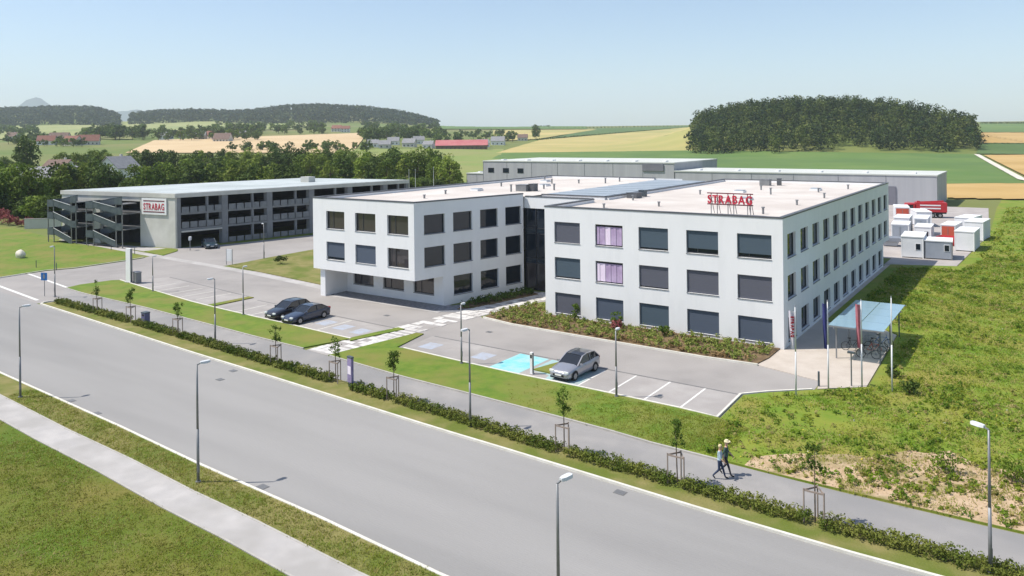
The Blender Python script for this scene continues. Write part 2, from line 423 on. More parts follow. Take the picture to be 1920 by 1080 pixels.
def zt(X, Y):
    """terrain height; X to the right and Y forward of the camera"""
    X = np.asarray(X, float); Y = np.asarray(Y, float)
    Rr = np.hypot(X, Y)
    ca = np.where(Rr > 1e-6, Y / np.maximum(Rr, 1e-6), 1)
    D = Rr * np.maximum(ca, 0.62)
    px = 960 + 1431 * np.clip(X / np.maximum(np.abs(Y), 1e-3), -1.3, 1.3)
    px = np.where(Y < 0, 960 + 1431 * 1.3 * np.sign(X), px)
    t = np.clip((px - 560) / 420.0, 0, 1); t = t * t * (3 - 2 * t)
    z = np.interp(D, PD, PLEFT) * (1 - t) + np.interp(D, PD, PRIGHT) * t
    s = np.clip((D - 1750) / 520, 0, 1); s = s * s * (3 - 2 * s)
    f = np.clip((4200 - D) / 1500, 0, 1)
    z = z + np.interp(px, RIDGE_PX, RIDGE_H) * s * f * 1.0
    # the wooded knoll
    e = (np.abs(X - 266) / 114.0) ** 3.1 + (np.abs(Y - 690) / 135.0) ** 3.0
    z = z + 30.0 * np.exp(-e)
    return z

def dist_at(px, py):
    """distance at which a sight line first meets the land (used to lay out the far fields)"""
    a = (px - 960) / 1431.0; b = (256 - py) / 1431.0
    c, s = math.cos(-0.0118), math.sin(-0.0118)
    dx, dz = a * c - b * s, a * s + b * c
    Ys = np.concatenate([np.arange(60, 700, 2.0), np.arange(700, 4000, 6.0)])
    hit = np.nonzero(CAMZ + dz * Ys <= zt(dx * Ys, Ys))[0]
    Y = Ys[hit[0]] if len(hit) else 3900.0
    return dx * Y, Y

def far(px, Y):
    X = (px - 960) / 1431.0 * Y
    x, y = o2w(X, Y)
    return x, y, float(zt(X, Y))

ang = np.concatenate([np.linspace(-180, -50, 40)[:-1], np.linspace(-50, 50, 301), np.linspace(50, 180, 40)[1:-1]])
rad = np.concatenate([[0.0], np.geomspace(20, 200, 8), np.linspace(225, 1000, 60), np.linspace(1030, 3200, 60), np.geomspace(3500, 11800, 12)])
A, Q = np.meshgrid(np.radians(ang), rad)
Xo, Yo = Q * np.sin(A), Q * np.cos(A)
Zo = zt(Xo, Yo) - 0.0
wx = CAMX + Xo * RX[0] + Yo * RY[0]; wy = CAMY + Xo * RX[1] + Yo * RY[1]
nr, na = A.shape
idx = np.arange(nr * na).reshape(nr, na)
nxt = np.roll(idx, -1, axis=1)
F = np.stack([idx[:-1], nxt[:-1], nxt[1:], idx[1:]], -1).reshape(-1, 4)[:, ::-1]
g = np_obj('ground', np.stack([wx, wy, Zo], -1).reshape(-1, 3), F, M['ground'], smooth=True)
tag(g, kind='structure')

def patch(name, quad, mat, nx=30, ny=12, lift=0.25):
    """field draped over the land; quad = top left, top right, bottom right, bottom left"""
    V = []
    for j in range(ny + 1):
        t = j / ny
        for i in range(nx + 1):
            s = i / nx
            px = (quad[0][0] * (1 - s) + quad[1][0] * s) * (1 - t) + (quad[3][0] * (1 - s) + quad[2][0] * s) * t
            py = (quad[0][1] * (1 - s) + quad[1][1] * s) * (1 - t) + (quad[3][1] * (1 - s) + quad[2][1] * s) * t
            X, Y = dist_at(px, py)
            x, y = o2w(X, Y)
            V.append((x, y, float(zt(X, Y)) + lift + Y * 0.0007))
    I = np.arange((nx + 1) * (ny + 1)).reshape(ny + 1, nx + 1)
    Fq = np.stack([I[1:, :-1], I[1:, 1:], I[:-1, 1:], I[:-1, :-1]], -1).reshape(-1, 4)
    return tag(np_obj(name, V, Fq, mat, smooth=True), kind='structure')

patch('field', [(940, 287), (1285, 284), (1290, 352), (850, 352)], M['greenf'])
patch('field', [(1285, 284), (1832, 291), (1935, 346), (1290, 352)], M['greenf'], lift=0.3)
patch('field', [(1012, 264), (1300, 239), (1300, 284), (930, 288)], M['yellowf'])
patch('field', [(925, 245), (1120, 244), (1008, 262), (925, 266)], M['yellowf'], lift=0.3)
patch('field', [(1118, 241.5), (1300, 237), (1292, 239.5), (1030, 261)], M['greenf2'], lift=0.2)
patch('field', [(640, 281), (945, 281), (935, 300), (640, 300)], M['greenf3'])
patch('field', [(640, 300), (935, 300), (905, 345), (640, 340)], M['greenf3'], lift=0.3)
patch('field', [(290, 264), (690, 250), (660, 288), (235, 288)], M['tanf'])
patch('field', [(-20, 237), (225, 235), (250, 262), (-20, 262)], M['paleg'])
patch('field', [(225, 229), (600, 229), (560, 243), (240, 250)], M['paleg'], lift=0.3)
patch('field', [(815, 237), (1100, 238), (1100, 243), (815, 243)], M['greenf'], lift=0.35)
patch('field', [(1775, 335), (1935, 348), (1935, 377), (1775, 374)], M['wheat'])
patch('field', [(1845, 293), (1940, 292), (1940, 338), (1922, 332)], M['wheat'], lift=0.35)
patch('field', [(1838, 271), (1940, 271), (1940, 291), (1830, 290)], M['greenf2'])
patch('field', [(1838, 250), (1940, 250), (1940, 270), (1838, 270)], M['wheat'], lift=0.3)
patch('field', [(1838, 233), (1940, 233), (1940, 249), (1838, 249)], M['greenf'], lift=0.2)
patch('farm_track', [(1826, 292), (1836, 292), (1935, 346), (1908, 340)], M['track'], 4, 24, 0.6)

# far blue mountain
V, Fm = [], []
for i in range(51):
    px = -140 + i * 9.5
    h = 190 * math.exp(-((px - 66) / 30.0) ** 2) + 400 + 10 * math.sin(i * 1.1) + 6 * math.sin(i * 2.3)
    for j, (k, dd) in enumerate(((0, 0), (0.55, 350), (1.0, 800), (0.5, 1300), (0, 1900))):
        Y = 8800 + dd
        x, y = o2w((px - 960) / 1431.0 * Y, Y)
        V.append((x, y, h * k))
for i in range(50):
    for j in range(4):
        a = i * 5 + j
        Fm.append((a, a + 5, a + 6, a + 1))
tag(np_obj('mountain', V, Fm, M['mount'], smooth=True), kind='structure')
tag(patch('hillside', [(205, 226), (250, 226), (250, 231), (205, 231)], M['greenf2'], 6, 3, 0.4), kind='structure')

# ------------------------------------------------------------------ roads, paths, lawns (x = along, y = back)
Z_ASPH, Z_TOP = 0.012, 0.10
ROADFAR = [(-170, -17.5), (-120, -20.5), (-90, -22.6), (-70.4, -24.0), (-49.7, -25.3), (-38.8, -26.0), (-30.3, -26.4), (-21.3, -26.9), (-12, -27.4), (-6.7, -27.6), (-0.4, -27.9), (3.6, -28.1), (7.1, -28.2), (10.3, -28.25), (13.1, -28.2), (25, -28.0), (60, -26.5), (120, -22)]
ROADNEAR = [(-170, -31.0), (-110, -33.2), (-70, -35.2), (-46.3, -36.7), (-35.4, -37.1), (-28.2, -37.35), (-19.7, -37.8), (-14.7, -37.95), (-9.7, -38.1), (-2.5, -38.5), (10, -38.8), (30, -38.6), (120, -34)]
poly_prism('road', ROADFAR + ROADNEAR[::-1], 0.0, 0.008, M['asphalt'])

def interp_line(L, x):
    xs = [p[0] for p in L]; ys = [p[1] for p in L]
    return float(np.interp(x, xs, ys))
def sub(L, x0, x1, off=0.0, n=24):
    return [(x0 + (x1 - x0) * i / n, interp_line(L, x0 + (x1 - x0) * i / n) + off) for i in range(n + 1)]

PATHFAR = [(-76.8, -18.3), (-71.3, -18.8), (-58, -19.0), (-49.2, -19.5), (-38.6, -20.1), (-32, -20.3), (-28.2, -20.6), (-20.5, -21.3), (-14.9, -21.5), (-10.8, -21.7), (-6.9, -21.9), (-3.6, -22.1), (-1, -22.4), (2.5, -22.5), (5.5, -22.7), (7.5, -22.7), (10.9, -22.7), (16, -22.6), (30, -22.0), (60, -20.5)]
HEDGE = [(-69, -23.2), (-52, -23.8), (-43, -24.2), (-32.1, -24.9), (-24, -25.3), (-21.2, -25.6), (-13.9, -25.9), (-11.1, -26.2), (-7.4, -26.5), (-4.5, -26.7), (1.8, -26.9), (6.8, -27.1), (9.1, -27.1), (13.4, -27.1), (30, -26.7), (60, -25.2)]
HW = 1.0
PATHNEAR = [(x, y + HW + 0.12) for x, y in HEDGE]
# driveway, lots: one asphalt sheet
lot = sub(PATHFAR, -76.8, -4.0)[::-1]
LOT = [(-90.4, -22.8), (-70.4, -24.0), (-69.6, -23.0), (-69.9, -21.6), (-76.4, -18.2), (-70, -17.6), (-50, -17.6), (-26, -18.0), (0.9, -17.2), (0.72, -12.1), (2.0, -10.7), (4.25, -8.7), (4.2, -6.2), (0.6, -4.7), (-26.4, -4.2), (-30, -1.5), (-48, -1.5), (-49, 0.4), (-74.0, 0.5), (-74.6, 8.0), (-75.0, 16.4), (-73, 30), (-80, 58), (-86, 52), (-95.3, 7.0), (-90.2, -1.5), (-90.0, -8.0), (-91.5, -14.0), (-90.8, -20.0)]
poly_prism('parking_lot', LOT, 0.0, Z_ASPH, M['lot'])
poly_prism('footpath', sub(PATHFAR, -76.6, 60, -0.02) + sub(PATHNEAR, -69.0, 60, 0.02)[::-1] + [(-70.0, -21.6)], 0.0, 0.02, M['path'])
# verge between kerb and footpath (under the hedge)
poly_prism('verge', sub(ROADFAR, -69.4, 60, 0.14) + sub(PATHNEAR, -69.0, 60)[::-1], 0.0, Z_TOP, M['verge'])
strip('kerb', sub(ROADFAR, -69.5, 60, 0.0, 60), 0.0, 0.15, 0.0, 0.125, M['kerb'])
strip('kerb', [(-69.5, -24.0), (-70.0, -23.5), (-70.1, -22.8), (-69.6, -22.1)], -0.15, 0.0, 0.0, 0.125, M['kerb'])
# lawns beside the lot
LOTLOW_L = [(-75.7, -12.4), (-70, -13.2), (-65.4, -13.8), (-56.7, -14.9), (-51.3, -15.3), (-45.1, -15.6), (-41.2, -15.7), (-33.7, -16.1), (-31.4, -16.2)]
LAWN_L = sub(PATHFAR, -76.2, -32.6) + [(-31.4, -16.2)] + LOTLOW_L[::-1][1:] + [(-76.4, -13.0), (-76.9, -16.5)]
poly_prism('lawn', LAWN_L, 0.0, Z_TOP, M['lawn'])
poly_prism('lawn', [(-31.6, -16.1), (-30.9, -16.6), (-29.7, -11.3), (-30.6, -11.2)], 0.0, Z_TOP + 0.004, M['lawn'])
poly_prism('lawn', [(-53.8, -15.0), (-52.8, -15.1), (-52.8, -10.0), (-53.6, -10.0)], 0.0, Z_TOP + 0.004, M['lawn'])
LOTLOW_R = [(-25.6, -15.9), (-19.1, -16.3), (-14.3, -16.5), (-9.2, -16.5), (-1.9, -16.6), (0.75, -16.8)]
LAWN_R = sub(PATHFAR, -29.2, 1.0) + [(3.0, -17.5), (0.75, -16.8)] + LOTLOW_R[::-1][1:] + [(-26.2, -16.0), (-27.2, -11.6), (-27.9, -11.7)]
poly_prism('lawn', LAWN_R, 0.0, Z_TOP, M['lawn'])
strip('kerb', LOTLOW_L, 0.0, 0.16, 0.0, 0.13, M['kerb'])
strip('kerb', LOTLOW_R + [(0.6, -12.0), (1.9, -10.6), (4.2, -8.6)], 0.0, 0.16, 0.0, 0.13, M['kerb'])
strip('kerb', sub(PATHFAR, -76.0, -32.4, 0.0), -0.06, 0.06, 0.0, 0.115, M['kerb2'])
strip('kerb', sub(PATHFAR, -29.0, 3.0, 0.0), -0.06, 0.06, 0.0, 0.115, M['kerb2'])
# stalls
poly_prism('parking_bays', [(-51.8, -15.2), (-45, -15.5), (-33.7, -16.0), (-31.9, -16.1), (-31.0, -11.4), (-38.5, -11.35), (-51.8, -10.4)], 0.0, 0.016, M['stall'])
poly_prism('parking_bays', [(-75.4, -12.4), (-65.4, -13.7), (-56.7, -14.8), (-54.0, -15.0), (-54.0, -9.9), (-64, -8.9), (-72.5, -7.9)], 0.0, 0.016, M['stall'])
poly_prism('parking_bays', [(-25.6, -15.85), (-14.3, -16.45), (0.72, -16.75), (0.6, -12.0), (-9.3, -12.0), (-26.2, -11.6)], 0.0, 0.016, M['stall'])
def line(name, p, q, wd, mat, z=0.02):
    dx, dy = q[0] - p[0], q[1] - p[1]; l = math.hypot(dx, dy); nx, ny = -dy / l * wd / 2, dx / l * wd / 2
    return poly_prism(name, [(p[0] + nx, p[1] + ny), (q[0] + nx, q[1] + ny), (q[0] - nx, q[1] - ny), (p[0] - nx, p[1] - ny)], 0.0, z, mat)
for x in (-6.9, -4.35, -1.85):
    line('bay_line', (x, -12.0), (x, -16.4), 0.13, M['white_line'])
line('bay_line', (-9.3, -12.2), (-9.3, -16.4), 0.13, M['white_line'])
for x in (-17.6, -20.1, -22.6):
    line('bay_line', (x, -11.8), (x, -16.0), 0.10, M['stall'], 0.02)
for x in (-36.3, -38.8, -41.3, -43.8, -46.3, -48.8):
    line('bay_line', (x, -11.4), (x, -15.5), 0.10, M['kerb'], 0.02)
for x in (-57.5, -60.2, -62.9, -65.6, -68.3):
    line('bay_line', (x + 0.4, -9.8), (x, -13.8), 0.10, M['kerb'], 0.02)
line('drain_channel', (-26.0, -11.55), (0.5, -11.95), 0.16, M['drain'])
line('drain_channel', (-51.5, -10.5), (-30.9, -11.3), 0.14, M['drain'])
line('drain_channel', (-72.5, -7.8), (-54.0, -9.8), 0.12, M['drain'])
# turquoise charging bays and pale blue disabled bays
poly_prism('charging_bay', [(-16.9, -16.3), (-14.2, -16.35), (-14.2, -11.95), (-16.9, -11.9)], 0.0, 0.0205, M['turquoise'])
poly_prism('charging_bay', [(-13.9, -12.0), (-13.9, -15.1), (-12.1, -15.3), (-11.9, -16.4), (-9.4, -16.45), (-9.4, -12.05)], 0.0, 0.0205, M['turq2'])
poly_prism('bay_island', [(-13.7, -14.9), (-12.1, -15.0), (-11.6, -12.3), (-13.0, -12.2)], 0.0, 0.12, M['lawn'])
def wheelchair(x, y, s=1.0):
    m = MB()
    m.box(x - 0.62 * s, x + 0.62 * s, y - 0.7 * s, y + 0.7 * s, 0.0, 0.0215)
    return tag(m.build('pale_blue_bay_sign', M['paleblue']), kind='structure')
for (x, y) in ((-24.3, -14.0), (-18.9, -14.0), (-35.0, -13.6), (-32.6, -13.8), (-37.6, -13.3)):
    wheelchair(x, y, 1.15)
# concrete band along the drive, lawn in front of the office left wing
BAND = [(-118.3, 2.0), (-107.7, 2.0), (-98, 1.3), (-85.2, 0.5), (-71.4, -0.2), (-65.6, -0.6), (-54.8, -1.8), (-48.2, -2.6)]
strip('paved_band', BAND, -0.55, 0.75, 0.0, 0.02, M['concrete'])
poly_prism('lawn', [(-73.4, 1.2), (-65.6, 0.4), (-54.8, -0.9), (-46.5, -1.9), (-46.5, 46), (-72.5, 46), (-73.6, 30), (-75.0, 16.4), (-74.4, 8.0)], 0.0, Z_TOP, M['verge'])
poly_prism('lawn', [(-90.6, -20.6), (-91.2, -14.0), (-89.8, -11.0), (-90.0, -4.2), (-90.4, -1.0), (-98, 0.5), (-107.7, 1.2), (-118.3, 1.3), (-150, 6), (-190, 2), (-190, -15.8), (-120, -19.6)], 0.0, Z_TOP, M['lawn'])
strip('kerb', [(-120, -19.7), (-96, -21.2), (-91.6, -20.9), (-90.8, -19.6), (-91.4, -14.0), (-90.0, -11.0), (-90.2, -4.2), (-90.6, -1.0)], -0.16, 0.0, 0.0, 0.13, M['kerb'])
poly_prism('lawn', [(-96.2, 5.9), (-96.5, 2.4), (-90.0, 1.6), (-92.2, 5.2), (-94.0, 6.4)], 0.0, Z_TOP, M['lawn'])
poly_prism('lawn', [(-94.6, 13.4), (-92.7, 13.0), (-84.5, 55), (-86.2, 55)], 0.0, Z_TOP, M['lawn'])
line('give_way_line', (-98, -20.6), (-72, -23.2), 0.35, M['white_line'])
line('give_way_line', (-91, -16.2), (-76.8, -18.0), 0.30, M['white_line'])
poly_prism('garage_forecourt', [(-124, 2.6), (-96.8, 2.6), (-96.6, 6.0), (-123, 1.9)], 0.0, 0.03, M['concrete'])
# near side: verge, pavement, foreground field
WALKUP = [(-170, -33.0), (-110, -35.4), (-70, -37.5), (-40.4, -39.0), (-30.3, -39.45), (-23.2, -39.6), (-16.9, -39.9), (-11.9, -40.0), (-5.2, -40.3), (10, -40.6), (120, -36)]
WALKLO = [(x, y - 1.62) for x, y in WALKUP]
poly_prism('verge', [(x, y - 0.14) for x, y in ROADNEAR] + WALKUP[::-1], 0.0, Z_TOP - 0.01, M['verge'])
strip('kerb', ROADNEAR, -0.15, 0.0, 0.0, 0.125, M['kerb'])
poly_prism('pavement', WALKUP + WALKLO[::-1], 0.0, 0.10, M['concrete'])
strip('kerb', WALKLO, -0.10, 0.0, 0.0, 0.115, M['kerb2'])
strip('kerb', WALKUP, 0.0, 0.10, 0.0, 0.115, M['kerb2'])
poly_prism('grass_field', [(x, y - 0.12) for x, y in WALKLO] + [(120, -75), (-170, -75)], 0.0, 0.085, M['field_near'])
# meadow and terrace on the right
TERR = [(-0.32, -0.05), (-0.32, -3.0), (-0.62, -5.0), (4.1, -6.4), (4.4, -8.2), (7.0, -6.0), (6.6, 9.4), (5.6, 10.5), (0.5, 11.2), (0.5, 46.0), (0.0, 46.0), (0.0, -0.05)]
poly_prism('terrace', TERR, 0.0, 0.06, M['terrace'])
MEAD = sub(PATHFAR, 1.0, 60, 0.1) + [(75, 160), (8.0, 160), (8.0, 137), (9.3, 86), (7.8, 49.2), (0.55, 46.5), (0.55, 11.3), (5.75, 10.6), (6.75, 9.4), (7.15, -6.1), (4.45, -8.5), (4.2, -8.7), (1.9, -10.8), (0.75, -12.1), (0.9, -16.8), (3.0, -17.5)]
poly_prism('meadow', MEAD, 0.0, Z_TOP, M['meadow'])
rs = random.Random(5)
so = []
for i in range(27):
    x = 4.2 + i * 0.95
    so.append((x, interp_line(PATHFAR, x) + 0.12))
up = []
for i in range(27):
    x = 4.2 + i * 0.95
    hgt = min(1.0 + (x - 4.2) * 0.85, 7.2)
    up.append((x + rs.uniform(-.25, .25), interp_line(PATHFAR, x) + hgt + rs.uniform(-0.75, 0.75)))
poly_prism('bare_soil', so + up[::-1], 0.0, Z_TOP + 0.012, M['soil'])
poly_prism('works_yard', [(-0.2, 46.0), (7.6, 49.2), (9.2, 86), (6.5, 136), (-12, 136), (-30, 130), (-30, 52), (-0.2, 52)], 0.0, 0.05, M['yard'])
# gully grates in the carriageway
def grate(x, y, rz, where):
    t = MB()
    t.box(-0.28, 0.28, -0.22, 0.22, 0.0, 0.022)
    o = t.build('gully_grate', M['drain'], None, (x, y, 0.0), rz)
    for k in range(5):
        b = MB(); b.box(-0.24, 0.24, -0.02, 0.02, 0.022, 0.03)
        b.build('bar', M['galv'], o, (0, -0.16 + k * 0.08, 0))
    tag(o, 'dark iron gully grate ' + where, 'drain grate', 'gully grates')
grate(-35.6, -36.75, -0.05, 'by the near kerb left of the tall near lamp, farther one')
grate(-31.8, -37.0, -0.05, 'by the near kerb left of the tall near lamp, nearer one')
grate(-14.6, -37.6, -0.05, 'by the near kerb just right of the tall near lamp')
grate(-31.2, -28.7, -0.06, 'lying out in the carriageway opposite the young trees')
grate(-32.2, -26.95, -0.06, 'against the far kerb by the hedge, left of centre')
grate(0.2, -28.5, -0.03, 'against the far kerb by the hedge near the bottom right')
grate(-34.9, -8.2, 0, 'in the aisle in front of the left wing')
grate(-22.9, -7.9, 0, 'in the aisle beside the slab walk')
grate(-3.8, -15.2, 0, 'in the second bay from the right end of the lot')

# slab walk from the footpath to the entrance
wk = poly_prism('slab_walk', [(-32.0, -20.3), (-29.0, -20.5), (-28.3, -12.0), (-27.0, -3.6), (-25.6, 4.5), (-23.0, 9.0), (-29.8, 8.6), (-28.6, 4.0), (-30.2, -3.4), (-31.0, -12.0)], 0.0, 0.0215, M['stall'])
sm = {}
rs = random.Random(11)
yy = -20.1
row = 0
while yy < 8.2:
    t = (yy + 20.3) / 28.6
    cx = -30.5 + 2.0 * min(1, (yy + 20.3) / 17.0) + max(0, yy + 3) * 0.16
    d = rs.choice((0.5, 0.62, 0.75))
    wl = -1.45; k = 0
    while wl < 1.4:
        ww = rs.choice((0.7, 0.95, 1.2, 1.45))
        ww = min(ww, 1.5 - wl)
        if rs.random() < (0.93 if yy > -6 or yy < -11 else 0.72) and ww > 0.3:
            key = (round(ww, 2), d)
            if key not in sm:
                b = MB(); b.box(0.0, ww - 0.05, 0.0, d - 0.05, 0.0, 0.045)
                sm[key] = b.mesh('paving_slab', M['slab'])
            o = bpy.data.objects.new('paving_slab', sm[key]); link(o, wk)
            o.location = (cx + wl + rs.uniform(-.02, .02), yy, 0.0)
        wl += ww; k += 1
    yy += d + rs.choice((0.0, 0.05, 0.25))
    row += 1
# gravel strip, its colour darkened for the shade under the left wing overhang
poly_prism('shaded_gravel_strip', [(-48.4, -2.2), (-48.4, -4.1), (-46, -4.6), (-31.6, -4.4), (-29.9, -3.5), (-31.0, 1.0), (-32.4, -2.1)], 0.0, 0.05, M['gravel'])
strip('paved_edge', [(-47.0, -4.8), (-31.4, -4.6)], -0.2, 0.25, 0.0, 0.045, M['concrete'])
# planting beds
poly_prism('planting_bed', [(-26.3, -4.0), (-22.6, -4.75), (-16, -5.0), (-9.9, -5.15), (-4.5, -5.25), (-0.6, -5.0), (-0.3, -3.0), (-0.3, -0.02), (-22.0, -0.02), (-22.6, 3.0), (-25.4, 3.0), (-26.6, -1.6)], 0.0, 0.14, M['bark_bed'])
strip('kerb', [(-26.4, -4.05), (-22.6, -4.8), (-16, -5.05), (-9.9, -5.2), (-4.5, -5.3), (-0.5, -5.05)], -0.12, 0.02, 0.0, 0.16, M['kerb'])
poly_prism('planting_bed', [(-30.6, -2.8), (-29.2, 1.0), (-27.8, 7.4), (-29.8, 8.2), (-31.6, 1.2)], 0.0, 0.13, M['bark_bed'])

# ------------------------------------------------------------------ office building
def facade(mb, o, ux, length, z0, z1, ops, depth=0.32, m=0):
    """wall face with real openings and reveals; outward normal is to the right of ux"""
    n = (ux[1], -ux[0])
    P = lambda s, z, d=0.0: (o[0] + ux[0] * s - n[0] * d, o[1] + ux[1] * s - n[1] * d, z)
    S = sorted({0.0, length, *[q[0] for q in ops], *[q[1] for q in ops]})
    Z = sorted({z0, z1, *[q[2] for q in ops], *[q[3] for q in ops]})
    for i in range(len(S) - 1):
        for j in range(len(Z) - 1):
            cs, cz = (S[i] + S[i + 1]) / 2, (Z[j] + Z[j + 1]) / 2
            if any(q[0] < cs < q[1] and q[2] < cz < q[3] for q in ops): continue
            mb.face([P(S[i], Z[j]), P(S[i + 1], Z[j]), P(S[i + 1], Z[j + 1]), P(S[i], Z[j + 1])], m)
    for (a, b, c, d) in ops:
        for (p, q) in (((a, c), (b, c)), ((b, c), (b, d)), ((b, d), (a, d)), ((a, d), (a, c))):
            mb.face([P(*p), P(*p, depth), P(*q, depth), P(*q)], m)

WMESH = {}
def window(parent, o, ux, op, depth=0.30, pane='glass_a', blind=None, drop=1.0, curtain=None, sill=True, mull=True):
    s0, s1, za, zb = op
    W_, H_ = s1 - s0, zb - za
    n = (ux[1], -ux[0])
    loc = (o[0] + ux[0] * s0, o[1] + ux[1] * s0, za)
    rz = math.atan2(ux[1], ux[0])
    key = ('f', round(W_, 2), round(H_, 2), depth, mull)
    if key not in WMESH:
        f = MB(); t = 0.085
        y0, y1 = depth - 0.10, depth - 0.005
        f.box(0.002, W_ - 0.002, y0, y1, 0.002, t); f.box(0.002, W_ - 0.002, y0, y1, H_ - t, H_ - 0.002)
        f.box(0.002, t, y0, y1, t, H_ - t); f.box(W_ - t, W_ - 0.002, y0, y1, t, H_ - t)
        if mull: f.box(W_ * 0.33 - 0.03, W_ * 0.33 + 0.03, y0 + 0.01, y1, t, H_ - t)
        WMESH[key] = f.mesh('window', M['frame'])
        p = MB(); p.box(t, W_ - t, depth - 0.045, depth - 0.02, t, H_ - t)
        WMESH[('p',) + key[1:]] = p
        if sill:
            q = MB(); q.box(-0.02, W_ + 0.02, -0.05, depth - 0.101, -0.045, -0.004)
            WMESH[('s',) + key[1:]] = q.mesh('sill', M['cap'])
    wo = bpy.data.objects.new('window', WMESH[key]); wo.location = loc; wo.rotation_euler = (0, 0, rz); link(wo, parent)
    pk = ('p',) + key[1:] + (pane,)
    if pk not in WMESH: WMESH[pk] = WMESH[('p',) + key[1:]].mesh('pane', M[pane])
    link(bpy.data.objects.new('pane', WMESH[pk]), wo)
    if sill: link(bpy.data.objects.new('sill', WMESH[('s',) + key[1:]]), wo)
    if blind:
        bk = ('b', round(W_, 2), round(H_, 2), depth, blind, drop)
        if bk not in WMESH:
            b = MB(); b.box(0.05, W_ - 0.05, depth - 0.17, depth - 0.13, H_ * (1 - drop) + 0.03, H_ - 0.16)
            b.box(0.03, W_ - 0.03, depth - 0.19, depth - 0.11, H_ - 0.16, H_ - 0.01)
            WMESH[bk] = b.mesh('blind', M[blind])
        link(bpy.data.objects.new('blind', WMESH[bk]), wo)
    if curtain:
        a, b_ = curtain
        c = MB(); nf = 9
        for i in range(nf):
            x0 = 0.12 + (W_ - 0.24) * i / nf; x1 = 0.12 + (W_ - 0.24) * (i + 1) / nf
            c.box(x0, x1 - 0.02, depth - 0.19 + 0.03 * (i % 2), depth - 0.13, 0.12, H_ - 0.2, 1 if a <= i < b_ else 0)
        c.build('curtain', [M['curtain'], M['reflection_w']], wo)
    return wo

off = empty('white_office_building', (0, 0, 0), 0, 'white three-storey office building with two wings and square windows', 'building')
RW_Z = 10.3
# right wing
frontcols = [-21.03, -16.68, -12.37, -7.97, -3.64]
rows = [(0.40, 2.32), (3.70, 5.63), (7.02, 8.95)]
fr_ops = [(x + 22.1, x + 22.1 + 2.76, a, b) for (a, b) in rows for x in frontcols]
sidey = [1.25 + 4.0 * k for k in range(12)]
WS = 2.45
mb = MB()
facade(mb, (-22.1, 0), (1, 0), 22.1, 0, RW_Z, fr_ops)
sd_up = [(y, y + WS, a, b) for (a, b) in rows[1:] for y in sidey]
sd_lo = [(y, y + WS, rows[0][0], rows[0][1]) for y in sidey[:-1]]
facade(mb, (0, 0), (0, 1), 49.0, 2.95, RW_Z, sd_up)
facade(mb, (0, 0), (0, 1), 44.6, 0, 2.95, sd_lo)
mb.face([(0, 44.6, 2.95), (0, 49, 2.95), (-22.1, 49, 2.95), (-22.1, 44.6, 2.95)][::-1])
mb.face([(0, 44.6, 0), (-22.1, 44.6, 0), (-22.1, 44.6, 2.95), (0, 44.6, 2.95)])
mb.face([(0, 49, 2.95), (-22.1, 49, 2.95), (-22.1, 49, RW_Z), (0, 49, RW_Z)])
mb.face([(-22.1, 9.5, 0), (-22.1, 0, 0), (-22.1, 0, RW_Z), (-22.1, 9.5, RW_Z)])
mb.build('wall', M['plaster'], off)
rr = random.Random(3)
bl = {0: ['blind_b', 'blind_a', 'blind_c', 'blind_a', 'blind_a'], 1: ['blind_c', None, 'blind_b', 'blind_b', 'blind_b'], 2: ['blind_b', None, 'blind_c', 'blind_c', 'blind_c']}
dr = {2: [1, 1, 0.92, 0.80, 0.84], 1: [0.94, 1, 0.95, 1, 1], 0: [1, 1, 1, 1, 1]}
for r in range(3):
    for c, x in enumerate(frontcols):
        op = (x + 22.1, x + 22.1 + 2.76, *rows[r])
        b = bl[r][c]
        window(off, (-22.1, 0), (1, 0), op, pane='glass_a', blind=b, drop=dr[r][c], curtain=None if b else ((3, 5) if r == 2 else (0, 3)))
for op in sd_up + sd_lo:
    window(off, (0, 0), (0, 1), op, pane=rr.choice(['glass_a', 'glass_a', 'glass_c']), mull=False)
# left wing
s12, c12 = math.sin(R(12)), math.cos(R(12))
CF = (-33.68, -5.55); LF = (-48.4, -5.55); ZL = 10.6; ZB = 2.98
UD = (s12, c12); RL = 14.8
EF = (CF[0] + UD[0] * RL, CF[1] + UD[1] * RL)
lf_cols = [(2.1, 4.9), (6.5, 9.45), (11.1, 13.95)]
lrows = [(4.10, 6.0), (7.38, 9.28)]
lf_ops = [(a, b, c, d) for (c, d) in lrows for (a, b) in lf_cols]
rf_cols = [(1.2, 3.8), (4.87, 7.4), (8.5, 11.0), (12.1, 14.45)]
rrows = [(4.15, 6.12), (7.40, 9.32)]
rf_ops = [(a, b, c, d) for (c, d) in rrows for (a, b) in rf_cols]
s_g = (-2.1 - CF[1]) / UD[1]
rg_ops = [(a - s_g, b - s_g, 0.90, 2.86) for (a, b) in rf_cols[1:]]
GC = (CF[0] + UD[0] * s_g, CF[1] + UD[1] * s_g)
rec_ops = [(1.0, 4.1, 0.95, 2.86), (5.5, 8.55, 0.95, 2.86), (9.9, 12.7, 0.95, 2.86)]
mb = MB()
facade(mb, LF, (1, 0), CF[0] - LF[0], ZB, ZL, lf_ops)
facade(mb, CF, UD, RL, ZB, ZL, rf_ops)
facade(mb, GC, UD, RL - s_g, 0, ZB, rg_ops)
facade(mb, (-46.9, -2.1), (1, 0), GC[0] + 46.9, 0, ZB, rec_ops)
mb.face([(LF[0], LF[1], ZB), (LF[0], 43, ZB), (-46.9, 43, ZB), (-46.9, -2.1, ZB), (GC[0], GC[1], ZB), (CF[0], CF[1], ZB)])
mb.face([(-46.9, 43, 0), (-46.9, -2.1, 0), (-46.9, -2.1, ZB), (-46.9, 43, ZB)])
mb.face([(LF[0], 43, ZB), (LF[0], LF[1], ZB), (LF[0], LF[1], ZL), (LF[0], 43, ZL)])
